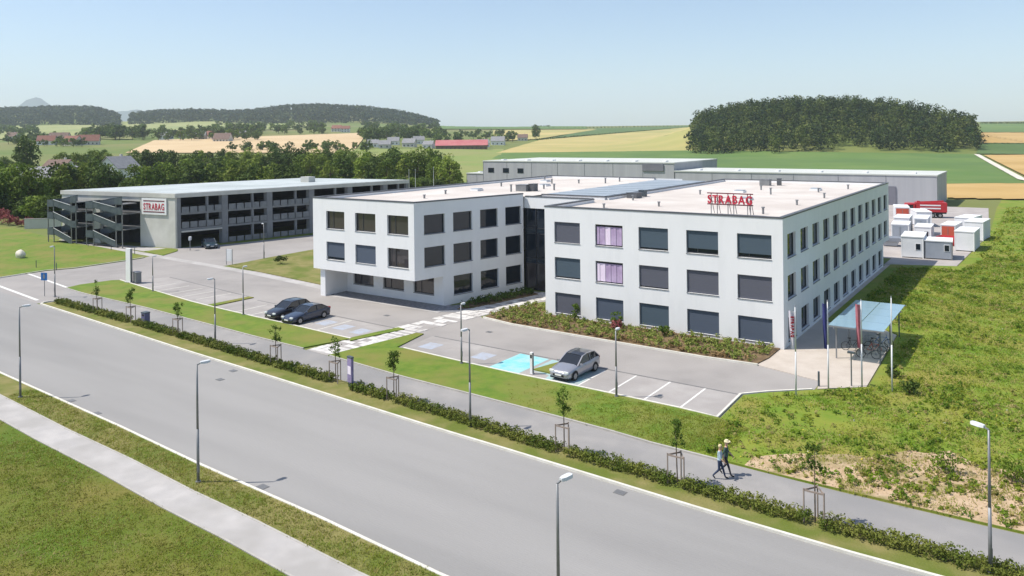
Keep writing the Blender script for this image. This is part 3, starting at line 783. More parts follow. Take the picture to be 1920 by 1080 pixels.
mb.face([(-26, 43, 0), (-46.9, 43, 0), (-46.9, 43, ZL), (-26, 43, ZL)])
mb.box(-47.7, -46.95, -5.2, -2.05, 0, ZB - 0.003)
mb.build('wall', M['plaster'], off)
i = 0
for op in lf_ops:
    pn = ['glass_c', 'glass_c', 'glass_b', 'glass_b', 'glass_b', 'glass_b'][i]
    window(off, LF, (1, 0), op, pane=pn, blind=['blind_a', 'blind_a', None, None, None, None][i], drop=0.86 if i < 1 else 1.0); i += 1
for op in rf_ops: window(off, CF, UD, op, pane='glass_a', mull=False)
for op in rg_ops: window(off, GC, UD, op, pane='glass_a', mull=False)
for op in rec_ops: window(off, (-46.9, -2.1), (1, 0), op, pane='glass_b')
# connector: glazed front under a white fascia
CX0, CX1, CY = EF[0], -22.1, 9.2
mb = MB()
facade(mb, (CX0 - 0.3, CY), (1, 0), CX1 - CX0 + 0.3, 9.05, RW_Z, [], 0.3)
mb.build('fascia', M['plaster'], off)
cw = MB()
for z in (0.05, 2.95, 3.5, 6.2, 6.8, 8.95):
    cw.box(CX0, CX1, CY + 0.06, CY + 0.2, z, z + 0.10)
nb = 6
for k in range(nb + 1):
    x = CX0 + 0.05 + (CX1 - CX0 - 0.1) * k / nb
    cw.box(x - 0.04, x + 0.04, CY + 0.04, CY + 0.059, 0.0, 9.05)
cwo = cw.build('curtain_wall', M['frame'], off)
for k in range(nb):
    x0 = CX0 + 0.05 + (CX1 - CX0 - 0.1) * k / nb + 0.041; x1 = CX0 + 0.05 + (CX1 - CX0 - 0.1) * (k + 1) / nb - 0.041
    for (a, b, g_) in ((0.16, 2.94, 'glass_b'), (3.06, 3.49, 'glass_c'), (3.61, 6.19, 'glass_a'), (6.31, 6.79, 'glass_c'), (6.91, 8.94, 'glass_a')):
        p = MB(); p.box(x0, x1, CY + 0.10, CY + 0.13, a, b); p.build('pane', M[g_], cwo)
# roofs
def roof_poly(name, pts, z, mat):
    mb = MB(); mb.face([(x, y, z) for x, y in pts]); return mb.build(name, mat, off)
roof_poly('roof', [(0, 0), (0, 49), (-22.1, 49), (-22.1, 0)][::1], RW_Z - 0.28, M['roof_white'])
roof_poly('roof', [LF, CF, EF, (-30.2, 12.6), (-30.2, 43), (-48.4, 43)], ZL - 0.28, M['roof_white'])
roof_poly('roof', [(CX0 - 0.8, CY + 0.35), (CX1, CY + 0.35), (CX1, 12.4), (CX0 - 0.2, 12.4)], RW_Z - 0.3, M['roof_white'])
m_ = MB(); m_.box(-30.0, -22.5, 12.9, 42.8, RW_Z - 0.6, RW_Z + 0.10); m_.build('atrium_roof', M['atrium'], off)
roof_poly('roof', [(-30.0, 43), (-22.1, 43), (-22.1, 49), (-30.0, 49)], RW_Z - 0.3, M['roof_white'])
for k in range(1, 10):
    y = 12.4 + 3.06 * k
    mb = MB(); mb.box(-29.9, -22.6, y - 0.05, y + 0.05, RW_Z + 0.101, RW_Z + 0.14); mb.build('roof_rib', M['atrium'], off)
def parapet(p, q, z, th=0.36, side=1, cap=True, hh=0.29):
    """parapet upstand and its dark metal capping, th to the left of p->q"""
    dx, dy = q[0] - p[0], q[1] - p[1]; l = math.hypot(dx, dy); dx /= l; dy /= l
    nx, ny = -dy * side, dx * side
    c = ((p[0] + q[0]) / 2 + nx * th / 2, (p[1] + q[1]) / 2 + ny * th / 2)
    m1 = MB(); m1.obox((c[0], c[1], z - hh / 2 - 0.01), (dx * (l / 2 - 0.004), dy * (l / 2 - 0.004), 0), (nx * (th / 2 - 0.004), ny * (th / 2 - 0.004), 0), (0, 0, hh / 2)); m1.build('parapet', M['plaster'], off)
    m2 = MB(); m2.obox((c[0] - nx * 0.02, c[1] - ny * 0.02, z + 0.055), (dx * (l / 2 + 0.03), dy * (l / 2 + 0.03), 0), (nx * (th / 2 + 0.02), ny * (th / 2 + 0.02), 0), (0, 0, 0.06)); m2.build('parapet_cap', M['cap'], off)
parapet((-22.1, 0.003), (0, 0.003), RW_Z)
parapet((-0.003, 0.36), (-0.003, 49), RW_Z)
parapet((-0.36, 48.98), (-22.1, 48.98), RW_Z)
parapet((-22.08, 9.1), (-22.08, 0.36), RW_Z)
parapet((-22.08, 48.6), (-22.08, 12.4), RW_Z, 0.3)
parapet((LF[0], LF[1] + .003), (CF[0], CF[1] + .003), ZL)
parapet((CF[0] + UD[0] * .37, CF[1] + UD[1] * .37), EF, ZL)
parapet((-48.38, 43), (-48.38, LF[1] + 0.37), ZL)
parapet((-30.2, 43), (-48.0, 43), ZL)
parapet((CX0 + 0.1, CY + .003), (CX1 - 0.02, CY + .003), RW_Z)
parapet((CX0 + 0.4, 12.1), (CX1 - 0.02, 12.1), RW_Z + 0.02, 0.25)
# roof plant as parts of the building
def roof_unit(x, y, z, w_, d_, h_, mat='cap', name='roof_unit'):
    m_ = MB(); m_.box(x - w_ / 2, x + w_ / 2, y - d_ / 2, y + d_ / 2, z, z + h_)
    m_.box(x - w_ / 2 - .04, x + w_ / 2 + .04, y - d_ / 2 - .04, y + d_ / 2 + .04, z + h_ + .002, z + h_ + .06); return m_.build(name, M[mat], off)
zr, zl = RW_Z - 0.28, ZL - 0.28
roof_unit(-35.4, 16.1, zl, 1.5, 1.2, 0.75, 'galv'); roof_unit(-34.3, 16.6, zl, 0.7, 1.0, 0.85, 'cap')
for (x, y, h) in ((-35.2, 20.4, .5), (-33.4, 33.5, .7), (-36.8, 32.0, .45), (-36.2, 14.6, .8), (-32.8, 19.0, .7), (-41, 8, .4), (-43, 22, .5), (-40, 30, .6), (-33.5, 38, .6), (-45, 36, .5), (-39, 2, .35)):
    m_ = MB(); m_.tube((x, y, zl), (x, y, zl + h), 0.11, 0.11, 8); m_.tube((x, y, zl + h), (x, y, zl + h + .08), 0.19, 0.16, 8); m_.build('vent_pipe', M['galv'], off)
roof_unit(-20.6, 16.2, zr, 1.2, 1.4, 0.55, 'cap'); roof_unit(-20.5, 18.2, zr, 0.7, 0.7, 0.7, 'steel_dk'); roof_unit(-14.0, 42.5, zr, 1.3, 1.0, 0.8, 'galv'); roof_unit(-12.4, 43.3, zr, 0.5, 0.5, 0.9, 'cap')
for (x, y, h) in ((-2.9, 15.4, .45), (-8.9, 27.4, .7), (-2.5, 24.8, .5), (-3.1, 39.8, .5), (-19.3, 13.2, .5), (-3.2, 5.6, .55), (-14, 8, .4), (-16, 24, .45), (-10, 14, .4), (-12, 34, .5), (-5, 33, .45), (-18, 4.2, .35)):
    m_ = MB(); m_.tube((x, y, zr), (x, y, zr + h), 0.10, 0.10, 8); m_.tube((x, y, zr + h), (x, y, zr + h + .08), 0.18, 0.15, 8); m_.build('vent_pipe', M['galv'], off)
for (x, y) in ((-9, 19), (-13, 29), (-6, 36), (-41, 14), (-38, 25), (-43, 33)):
    z = zr if x > -25 else zl
    m_ = MB(); m_.box(x - .6, x + .6, y - .6, y + .6, z, z + .22); o_ = m_.build('skylight', M['plaster'], off)
    m_ = MB(); m_.box(x - .52, x + .52, y - .52, y + .52, z + .222, z + .30); m_.build('dome', M['atrium'], o_)
# door canopy box at the entrance
m_ = MB(); m_.box(-26.6, -23.4, 8.1, 9.15, 2.75, 2.95); m_.build('canopy', M['cap'], off)

def letters(txt, h, depth, mat, parent, loc, rz=0.0, bold=0.02, width=None, name='letter'):
    """upright lettering, one mesh per character, standing along local x"""
    out = []; x = 0.0
    hold = bpy.data.objects.new('x', None)
    for ch in txt:
        cu = bpy.data.curves.new(name, 'FONT'); cu.body = ch; cu.size = h / 0.72; cu.extrude = depth / 2; cu.offset = bold
        to = bpy.data.objects.new(name, cu); COL.objects.link(to)
        bpy.context.view_layer.update()
        me = bpy.data.meshes.new_from_object(to.evaluated_get(bpy.context.evaluated_depsgraph_get()))
        bpy.data.objects.remove(to); bpy.data.curves.remove(cu)
        co = np.zeros(len(me.vertices) * 3); me.vertices.foreach_get('co', co); co = co.reshape(-1, 3)
        x0, x1 = co[:, 0].min(), co[:, 0].max()
        nv = np.stack([co[:, 0] - x0 + x, -co[:, 2], co[:, 1]], -1)
        me.vertices.foreach_set('co', nv.ravel()); me.update()
        me.materials.clear(); me.materials.append(mat)
        out.append(me); x += (x1 - x0) + h * 0.16
    bpy.data.objects.remove(hold)
    k = (width / (x - h * 0.16)) if width else 1.0
    for me in out:
        me.name = name
        o_ = bpy.data.objects.new(name, me); o_.location = loc; o_.rotation_euler = (0, 0, rz); o_.scale = (k, 1, 1)
        link(o_, parent)

# roof sign
sg = empty('roof_sign', (-5.4, 3.5, zr), 0, 'red lettering sign on posts on the white roof of the right wing', 'sign')
letters('STRABAG', 0.72, 0.16, M['red'], sg, (-1.92, -0.10, 0.98), bold=0.016, width=3.86)
for (z, mt) in ((0.84, 'darkred'), (1.80, 'darkred')):
    m_ = MB(); m_.box(-2.0, 2.0, -0.06, 0.06, z, z + 0.09); m_.build('bar', M[mt], sg)
m_ = MB()
for z in (1.12, 1.46): m_.box(-1.98, 1.98, 0.03, 0.055, z - .02, z + .03)
m_.build('rear_rail', M['pinkback'], sg)
for x in (-1.7, -1.15, -0.2, 0.3, 1.5, 1.75):
    m_ = MB(); m_.beam((x, 0.1, 0.0), (x, 0.1, 1.8), 0.06, 0.06); m_.beam((x, 0.13, 1.5), (x, 0.9, 0.02), 0.045, 0.045); m_.build('post', M['galv'], sg)

# ------------------------------------------------------------------ parking garage
GA = (-95.44, 6.91); dA = Vector((0.1785, 0.9839, 0)); dL = Vector((-0.9868, -0.162, 0))
GL, GW, GZ = 45.5, 27.6, 8.6
gar = empty('parking_garage', (GA[0], GA[1], 0), 0, 'long grey concrete multi-storey car park with open decks', 'building')
def gp(s, t, z): v = dA * s + dL * t; return (v.x, v.y, z)
def gbox(mb, s0, s1, t0, t1, z0, z1, m=0):
    n = len(mb.v)
    for z in (z0, z1):
        mb.v += [gp(s0, t0, z), gp(s1, t0, z), gp(s1, t1, z), gp(s0, t1, z)]
    for q in ((3, 2, 1, 0), (4, 5, 6, 7), (0, 1, 5, 4), (1, 2, 6, 5), (2, 3, 7, 6), (3, 0, 4, 7)):
        mb.f.append(tuple(n + i for i in q)); mb.m.append(m)
for (z0, z1) in ((2.75, 3.05), (5.25, 5.55)):
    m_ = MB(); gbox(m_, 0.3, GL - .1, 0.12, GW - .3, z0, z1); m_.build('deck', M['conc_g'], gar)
m_ = MB(); gbox(m_, -0.15, GL + .2, -0.15, GW + .15, 7.95, GZ); m_.build('roof', [M['conc_w']], gar)
m_ = MB(); gbox(m_, 0.25, GL - .2, 0.25, GW - .25, GZ + 0.002, GZ + 0.05); m_.build('roof_covering', M['roof_grey'], gar)
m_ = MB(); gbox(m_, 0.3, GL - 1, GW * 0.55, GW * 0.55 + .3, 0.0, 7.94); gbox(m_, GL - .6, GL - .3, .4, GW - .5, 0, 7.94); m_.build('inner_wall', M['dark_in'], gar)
m_ = MB(); gbox(m_, 0.0, 0.5, 0.0, 8.0, 0.0, 7.94); gbox(m_, -.02, .45, 17.7, 19.4, 0.0, 7.94); gbox(m_, -.01, .45, 26.9, 27.55, 0, 7.94)
gbox(m_, -.015, .44, 8.002, 17.698, 7.2, 7.93); gbox(m_, -.015, .44, 19.402, 26.898, 6.9, 7.93); m_.build('end_wall', M['conc_w'], gar)
m_ = MB(); gbox(m_, 3.0, 3.2, 8, 27.2, 0, 7.94); gbox(m_, .5, GL - 1, GW - .35, GW - .15, 0, 7.94); m_.build('dark_backing_wall', M['dark_in'], gar)  # dark walls added close behind the openings so they stay dark
piers = [0.55, 8.0, 15.9, 24.0, 32.0, 40.0, 45.2]
for k, s in enumerate(piers):
    m_ = MB(); hw = 0.28 if k in (0, 6) else 0.5
    gbox(m_, s - hw, s + hw, -0.05, 0.7, 0.0, 7.945); m_.build('pier', M['conc_g'], gar)
    if k < 6:
        for fr in (0.62,):
            sm_ = s + (piers[k + 1] - s) * fr
            m_ = MB(); gbox(m_, sm_ - .14, sm_ + .14, 0.02, 0.35, 3.06 if k == 0 else 0, 7.944); m_.build('post', M['conc_g'], gar)
        a, b = s + (0.3 if k == 0 else 0.52), piers[k + 1] - (0.3 if k == 5 else 0.52)
        n_ = 5
        for (z0, z1) in ((3.12, 4.08), (5.50, 6.45)) + (((0.15, 1.0),) if k else ()):
            for q in range(n_):
                p0 = a + (b - a) * q / n_; p1 = a + (b - a) * (q + 1) / n_
                m_ = MB(); gbox(m_, p0 + .10, p1 - .10, -0.11, -0.07, z0, z1); m_.build('balustrade_panel', M['mesh_panel'], gar)
        for z in (2.70, 5.2):
            m_ = MB(); gbox(m_, a - .2, b + .2, -.03, .1, z, z + .34); m_.build('deck_edge', M['conc_g'], gar)
m_ = MB(); gbox(m_, .9, 7.4, -0.2, 0.05, 2.42, 2.68); m_.build('entrance_beam', M['conc_w'], gar)
m_ = MB(); gbox(m_, 32.2, 33.6, 10, 12, GZ + .05, GZ + 1.1); m_.build('lift_overrun', M['conc_w'], gar)
# wall sign (board with red lettering and bars)
def wall_frame(t, z, d=0.0):
    """point on the garage end wall, t from the corner, d out from the wall"""
    n_ = Vector((dL.y, -dL.x, 0)); n_ = n_ if n_.y < 0 else -n_
    v = Vector(GA + (0,)) + dL * t + n_ * d
    return (v.x, v.y, z)
gs = empty('garage_sign', wall_frame(7.4, 5.2, 0.06), math.atan2(-dL.y, -dL.x), 'white board with red lettering and dark bars on the car park end wall', 'sign')
m_ = MB(); m_.box(0, 5.6, -0.12, 0.0, 0, 2.6); m_.build('board', M['white'], gs)
letters('STRABAG', 1.05, 0.04, M['red'], gs, (0.45, -0.145, 0.78), bold=0.02, width=4.7)
for z in (0.35, 2.1):
    m_ = MB(); m_.box(0.4, 5.2, -0.15, -0.121, z, z + 0.16); m_.build('bar', M['darkred'], gs)

def stair_tower(t0, t1, label):
    """steel dog-leg escape stair standing in front of an opening in the end wall"""
    ax = Vector((-dL.x, -dL.y, 0)); n_ = Vector((ax.y, -ax.x, 0))
    o = empty('escape_stair', wall_frame(t1, 0, 0), math.atan2(ax.y, ax.x), label, 'stairs', 'escape stairs of the car park')
    Wd = t1 - t0
    lev = [0.0, 2.9, 5.4]
    # local x along the wall to the right, -y out from the wall
    for k, z in enumerate(lev):
        zt_ = lev[k + 1] if k + 1 < 3 else 7.0
        hm = (z + zt_) / 2
        if k < 2 or True:
            m_ = MB()
            for q in range(8):
                f0 = q / 8
                m_.box(Wd * .80 - (Wd * .62) * (q + 1) / 8, Wd * .80 - (Wd * .62) * f0, -2.9, -1.75, z + (hm - z) * (q + 1) / 8 - .05, z + (hm - z) * (q + 1) / 8)
            m_.build('flight', M['steel_dk'], o)
            m_ = MB()
            for q in range(8):
                m_.box(Wd * .18 + (Wd * .62) * q / 8, Wd * .18 + (Wd * .62) * (q + 1) / 8, -1.6, -0.45, hm + (zt_ - hm) * (q + 1) / 8 - .05, hm + (zt_ - hm) * (q + 1) / 8)
            m_.build('flight', M['steel_dk'], o)
            m_ = MB(); m_.box(-.25, Wd * .18, -2.95, -.4, hm - .12, hm); m_.build('landing', M['galv'], o)
            m_ = MB(); m_.box(Wd * .80, Wd * 1.0, -2.95, -.3, zt_ - .12, zt_); m_.build('landing', M['galv'], o)
            for (xa, za, xb, zb, y) in ((Wd * .80, z, Wd * .18, hm, -2.95), (Wd * .18, hm, Wd * .80, zt_, -1.68)):
                m_ = MB()
                m_.face([(xa, y, za + .05), (xb, y, zb + .05), (xb, y, zb + 1.05), (xa, y, za + 1.05)]); m_.face([(xa, y + .03, za + 1.05), (xb, y + .03, zb + 1.05), (xb, y + .03, zb + .05), (xa, y + .03, za + .05)])
                m_.beam((xa, y, za + 1.08), (xb, y, zb + 1.08), .06, .06)
                m_.build('balustrade', M['steel_dk'], o)
            m_ = MB(); m_.box(-.30, -.25, -2.98, -.4, hm - .1, hm + 1.05); m_.box(-.3, Wd * .18, -3.0, -2.96, hm - .1, hm + 1.05); m_.build('balustrade', M['steel_dk'], o)
            m_ = MB(); m_.box(Wd * .80, Wd, -3.0, -2.96, zt_ - .1, zt_ + 1.0); m_.build('balustrade', M['steel_dk'], o)
            m_ = MB(); m_.beam((Wd * .80, -2.98, z + 1.1), (Wd * .18, -2.98, hm + 1.1), .07, .07); m_.build('handrail', M['lampwhite'], o)
    for (x, y) in ((-.2, -2.9), (Wd * .18, -2.9), (Wd * .82, -2.9), (Wd - .08, -2.9)):
        m_ = MB(); m_.beam((x, y, 0), (x, y, 7.2), .12, .12); m_.build('post', M['galv'], o)
stair_tower(8.4, 16.9, 'grey steel zigzag escape stair beside the lettered wall of the car park')
stair_tower(19.6, 26.7, 'grey steel zigzag escape stair at the far left end of the car park')

# ------------------------------------------------------------------ grey halls behind
def hall(name, x0, x1, y0, y1, h, label, wins=(), door=None):
    o = empty(name, ((x0 + x1) / 2, y0, 0), 0, label, 'building')
    cx = (x0 + x1) / 2
    m_ = MB(); m_.box(x0 - cx, x1 - cx, 0, y1 - y0, 0, h); m_.build('wall', M['hall'], o)
    m_ = MB(); m_.box(x0 - cx - .15, x1 - cx + .15, -.15, y1 - y0 + .15, h + .002, h + .30); m_.build('roof', M['hall_top'], o)
    n_ = max(2, int((x1 - x0) / 9))
    for k in range(n_):
        xx = x0 - cx + (x1 - x0) * (k + .5) / n_
        m_ = MB(); m_.box(xx - .5, xx + .5, 4, 6, h + .3, h + .62); m_.build('rooflight', M['white'], o)
        m_ = MB(); m_.box(x0 - cx + (x1 - x0) * k / n_ - .05, x0 - cx + (x1 - x0) * k / n_ + .05, -.05, -.005, 0.1, h - .05); m_.build('downpipe', M['mesh_panel'], o)
    for (a, b, c, d) in wins:
        m_ = MB(); m_.box(a - cx, b - cx, -.08, -.02, c, d); f = m_.build('window', M['frame'], o)
        m_ = MB(); m_.box(a - cx + .15, b - cx - .15, -.10, -.082, c + .15, d - .15); m_.build('pane', M['glass_a'], f)
    if door:
        a, b, c, d = door
        m_ = MB(); m_.box(a - cx, b - cx, -.3, -.02, c, d); m_.build('gate', M['hall_dk'], o)
    return o
hA = hall('warehouse_hall', -131.4, -66.2, 134.7, 168, 9.1, 'long light grey hall with three small dark windows behind the office', [(-129.4, -127.1, 5.6, 7.1), (-123.6, -121.3, 5.6, 7.1), (-118.0, -115.8, 5.6, 7.1)], (-75.5, -69.2, 7.0, 8.9))
hB = hall('warehouse_hall', -66.0, -3.25, 134.7, 155.2, 6.9, 'lower grey hall with dark gates behind the right wing and the containers', [(-15.5, -12.6, 1.2, 3.9)], (-29, -25, 0.05, 4.2))
hC = hall('hall_annex', -140, -131.6, 137, 152, 4.9, 'low white-edged annex at the left end of the light grey hall')
m_ = MB(); m_.box(13.2, 17.6, -.35, -.02, 4.0, 4.35); m_.build('gate_canopy', M['hall_dk'], hB)
m_ = MB(); m_.box(17, 23, -.25, -.02, .05, 4.4); m_.build('gate', M['hall_dk'], hB)

# ------------------------------------------------------------------ vegetation
def leaf_quads(rng, lobes, n, size, up=0.15, flat=0.75, rmin=0.62, jit=0.55):
    """small leaf faces spread over the shells of many lobes; lobes = rows (x, y, z, r)"""
    lobes = np.asarray(lobes, float)
    L = np.repeat(lobes, n, axis=0)
    k = len(L)
    d = rng.normal(size=(k, 3)); d[:, 2] += up; d /= np.linalg.norm(d, axis=1)[:, None]
    rr_ = rng.uniform(rmin, 1.06, k)[:, None]
    c = L[:, :3] + d * L[:, 3:4] * rr_ * np.array([1, 1, flat])
    nrm = d + rng.normal(size=(k, 3)) * jit; nrm[:, 2] += 0.25; nrm /= np.linalg.norm(nrm, axis=1)[:, None]
    t = np.cross(nrm, rng.normal(size=(k, 3))); t /= np.linalg.norm(t, axis=1)[:, None]
    b = np.cross(nrm, t)
    s = size * rng.uniform(0.6, 1.35, k)[:, None]
    V = np.stack([c - t * s, c - b * s * 0.62, c + t * s, c + b * s * 0.62], 1).reshape(-1, 3)
    F = np.arange(k * 4).reshape(k, 4)
    return V, F

def crown_lobes(rng, n, rx, rz, zc, r0, r1):
    d = rng.normal(size=(n, 3)); d /= np.linalg.norm(d, axis=1)[:, None]
    q = rng.uniform(0.25, 0.85, n)[:, None] ** 0.6
    p = d * q * np.array([rx, rx, rz]); p[:, 2] += zc
    return np.concatenate([p, rng.uniform(r0, r1, n)[:, None]], 1)

def limbs(mb, rng, h, r, zc, rx, n=5):
    """tapered trunk with a few limbs"""
    mb.tube((0, 0, -0.1), (0.02 * h * 0.3, 0, h * 0.34), r, r * 0.78, 8)
    mb.tube((0.02 * h * 0.3, 0, h * 0.34), (0, 0.015 * h, h * 0.8), r * 0.78, r * 0.25, 7)
    for k in range(n):
        a = 2 * math.pi * k / n + rng.uniform(-.4, .4)
        z0 = h * rng.uniform(0.28, 0.5)
        mb.tube((0, 0, z0), (math.cos(a) * rx * .62, math.sin(a) * rx * .62, z0 + h * rng.uniform(.18, .32)), r * 0.42, r * 0.1, 5)

def tree_proto(seed, h, rx, leaf, mat, nl=44, per=44):
    rng = np.random.default_rng(seed)
    zc = h * 0.53
    lob = crown_lobes(rng, nl, rx, h * 0.45, zc, rx * 0.26, rx * 0.46)
    V, F = leaf_quads(rng, lob, per, leaf)
    cm = np_mesh('crown', V, F, mat)
    mb = MB(); limbs(mb, rng, h, h * 0.022, zc, rx)
    tm = mb.mesh('trunk', M['trunk'])
    return cm, tm

PROT = [tree_proto(1, 13, 4.4, 0.42, M['leaf_a']), tree_proto(2, 13, 3.8, 0.40, M['leaf_c']), tree_proto(3, 13, 4.8, 0.42, M['leaf_b']),
        tree_proto(4, 13, 4.1, 0.40, M['leaf_a'], 38), tree_proto(5, 13, 3.4, 0.38, M['leaf_b'], 36), tree_proto(6, 13, 4.6, 0.44, M['leaf_c'], 48)]
LOWP = [tree_proto(11, 9, 4.0, 0.62, M['leaf_c'], 14, 26), tree_proto(12, 9, 3.6, 0.60, M['leaf_a'], 12, 26), tree_proto(13, 9, 4.4, 0.62, M['leaf_c'], 15, 24)]

def plant_tree(proto, name, loc, sc_, rz, label, group, sz=1.0, with_trunk=True):
    o = empty(name, loc, rz, label, 'tree', group)
    c = link(bpy.data.objects.new('crown', proto[0]), o); c.scale = (sc_, sc_, sc_ * sz)
    if with_trunk:
        t = link(bpy.data.objects.new('trunk', proto[1]), o); t.scale = (sc_, sc_, sc_ * sz)
    return o

rt = random.Random(21)
KN = {0: 'mid green', 1: 'dark green', 2: 'light green', 3: 'mid green', 4: 'light green', 5: 'dark green'}
def ordinal(n):
    return str(n) + ('th' if 10 <= n % 100 <= 20 else {1: 'st', 2: 'nd', 3: 'rd'}.get(n % 10, 'th'))
def belt(p0, p1, step, Y0, Y1, h0, h1, where, group, skip=()):
    px = p0; n = 0
    while px < p1:
        Y = rt.uniform(Y0, Y1); h = rt.uniform(h0, h1); k = rt.randrange(6)
        q = px + rt.uniform(-step * .2, step * .2)
        if not any(a < q < b for a, b in skip):
            x, y, z = far(q, Y); n += 1
            plant_tree(PROT[k], 'broadleaf_tree', (x, y, z - 0.1), h / 13.0, rt.uniform(0, 6.28), KN[k] + ' tree, ' + ordinal(n) + ' from left ' + where, group)
        px += step
def scrub(p0, p1, step, Y0, Y1, h0, h1, where, group):
    px = p0; n = 0
    while px < p1:
        Y = rt.uniform(Y0, Y1); h = rt.uniform(h0, h1); k = rt.randrange(6); n += 1
        x, y, z = far(px + rt.uniform(-5, 5), Y)
        o = plant_tree(PROT[k], 'tall_shrub', (x, y, z - h * .12), h / 13.0, rt.uniform(0, 6.28), KN[k] + ' shrub, ' + ordinal(n) + ' from left ' + where, group)
        for c in o.children: c.scale = (h / 13 * 1.45, h / 13 * 1.45, h / 13)
        o['category'] = 'shrub'
        px += step
scrub(-40, 116, 17, 166, 178, 4.5, 6.5, 'along the foot of the far left clump', 'scrub at the foot of the left clump')
scrub(240, 640, 22, 186, 200, 5.5, 7.5, 'just behind the car park roof', 'scrub behind the car park')
scrub(640, 850, 19, 225, 245, 5.0, 7.5, 'under the clump right of the car park', 'scrub right of the car park')
belt(-60, 112, 19, 172, 196, 11.0, 13.5, 'in the near clump at the far left', 'trees of the near left clump', ((56, 112),))
belt(56, 112, 20, 176, 190, 8.0, 9.0, 'in the low gap left of the car park', 'trees in the low gap left of the car park')
belt(112, 205, 22, 192, 222, 10.5, 12.5, 'behind the left end of the car park', 'trees behind the left end of the car park')
belt(205, 250, 18, 192, 205, 7.0, 8.0, 'behind the car park below the white house', 'low trees below the white house')
belt(250, 560, 20, 196, 240, 9.6, 12.2, 'in the front row behind the car park roof', 'front row of trees behind the car park')
belt(560, 845, 20, 240, 285, 10.5, 13.0, 'in the clump right of the car park', 'trees right of the car park')
belt(120, 830, 26, 285, 330, 11.5, 14.0, 'in the second row beyond the car park', 'second row of trees beyond the car park', ((198, 248),))
belt(-40, 660, 24, 350, 420, 9.5, 12.5, 'in the rear row below the village', 'rear row of trees below the village', ((52, 112), (198, 248), (665, 760)))
x, y, z = far(862, 262); plant_tree(PROT[4], 'broadleaf_tree', (x, y, z), 5.6 / 13, 1.0, 'small round light green tree at the right end of the belt', None)
x, y, z = far(838, 268); plant_tree(PROT[2], 'broadleaf_tree', (x, y, z), 8.2 / 13, 2.0, 'bushy light green tree second from the right end of the belt', None)
x, y, z = far(50, 330); plant_tree(PROT[1], 'broadleaf_tree', (x, y, z), 17.5 / 13, 2.0, 'tall dark pointed tree above the clump at the far left', None, 1.15)

# village trees and field hedges, far away
def scatter_far(n, p0, p1, y0, y1, s0, s1, where, group, seed):
    r_ = random.Random(seed)
    for k in range(n):
        px, py = r_.uniform(p0, p1), r_.uniform(y0, y1)
        X, Y = dist_at(px, py); x, y = o2w(X, Y)
        plant_tree(LOWP[r_.randrange(3)], 'village_tree', (x, y, float(zt(X, Y)) - .2), r_.uniform(s0, s1), r_.uniform(0, 6.28), where, group, 1.0, True)
scatter_far(30, -10, 80, 241, 255, 1.2, 1.8, 'dark bushy tree in the field clump at the far left edge', 'far clump at the left edge', 1)
scatter_far(44, 158, 272, 252, 263, 1.3, 2.1, 'dark tree of the round copse in the pale left field', 'round copse in the left field', 2)
scatter_far(62, 296, 490, 248, 265, 1.1, 1.8, 'green tree among the far white houses left of centre', 'trees among the far left houses', 3)
scatter_far(60, 400, 610, 236, 253, 1.2, 1.9, 'tree on the slope under the left ridge wood', 'slope trees under the ridge', 4)
scatter_far(80, 680, 826, 236, 268, 1.2, 1.9, 'dark tree around the village houses in the middle distance', 'trees around the village', 5)
scatter_far(36, 818, 965, 252, 272, 0.9, 1.5, 'tree beside the long red roofed barn', 'trees beside the barn', 6)
scatter_far(26, 430, 700, 280, 290, 0.7, 1.2, 'round bush at the edge of the tan field', 'bushes at the tan field', 7)
scatter_far(44, 10, 165, 258, 276, 0.8, 1.3, 'garden tree near the brown roofs at the left', 'garden trees at the left', 8)
for (px, py, s_, lb) in ((1005, 262, 1.55, 'lone dark tree standing in the pale yellow field'),):
    X, Y = dist_at(px, py); x, y = o2w(X, Y)
    plant_tree(PROT[1], 'field_tree', (x, y, float(zt(X, Y))), s_, 0.4, lb, None)
# field hedge lines
def hedge_line(p, q, n, size, label):
    rng = np.random.default_rng(n); lob = []
    for k in range(n):
        t = k / (n - 1)
        X, Y = dist_at(p[0] + (q[0] - p[0]) * t, p[1] + (q[1] - p[1]) * t); x, y = o2w(X, Y)
        lob.append((x, y, float(zt(X, Y)) + size * .6, size * rng.uniform(.7, 1.2)))
    V, F = leaf_quads(rng, lob, 16, size * .45)
    tag(np_obj('field_hedge', V, F, M['leaf_c']), label, 'hedge')
hedge_line((1008, 263), (1292, 239.5), 90, 1.7, 'thin dark hedge line slanting up across the yellow field')
hedge_line((1030, 241), (1300, 237.5), 40, 2.2, 'broken dark hedge along the far skyline left of the wood')
hedge_line((815, 235.6), (1030, 238.5), 90, 3.5, 'thin dark wood strip along the skyline in the middle')
hedge_line((1840, 232), (1935, 233), 40, 3.0, 'thin dark strip of trees on the right skyline')

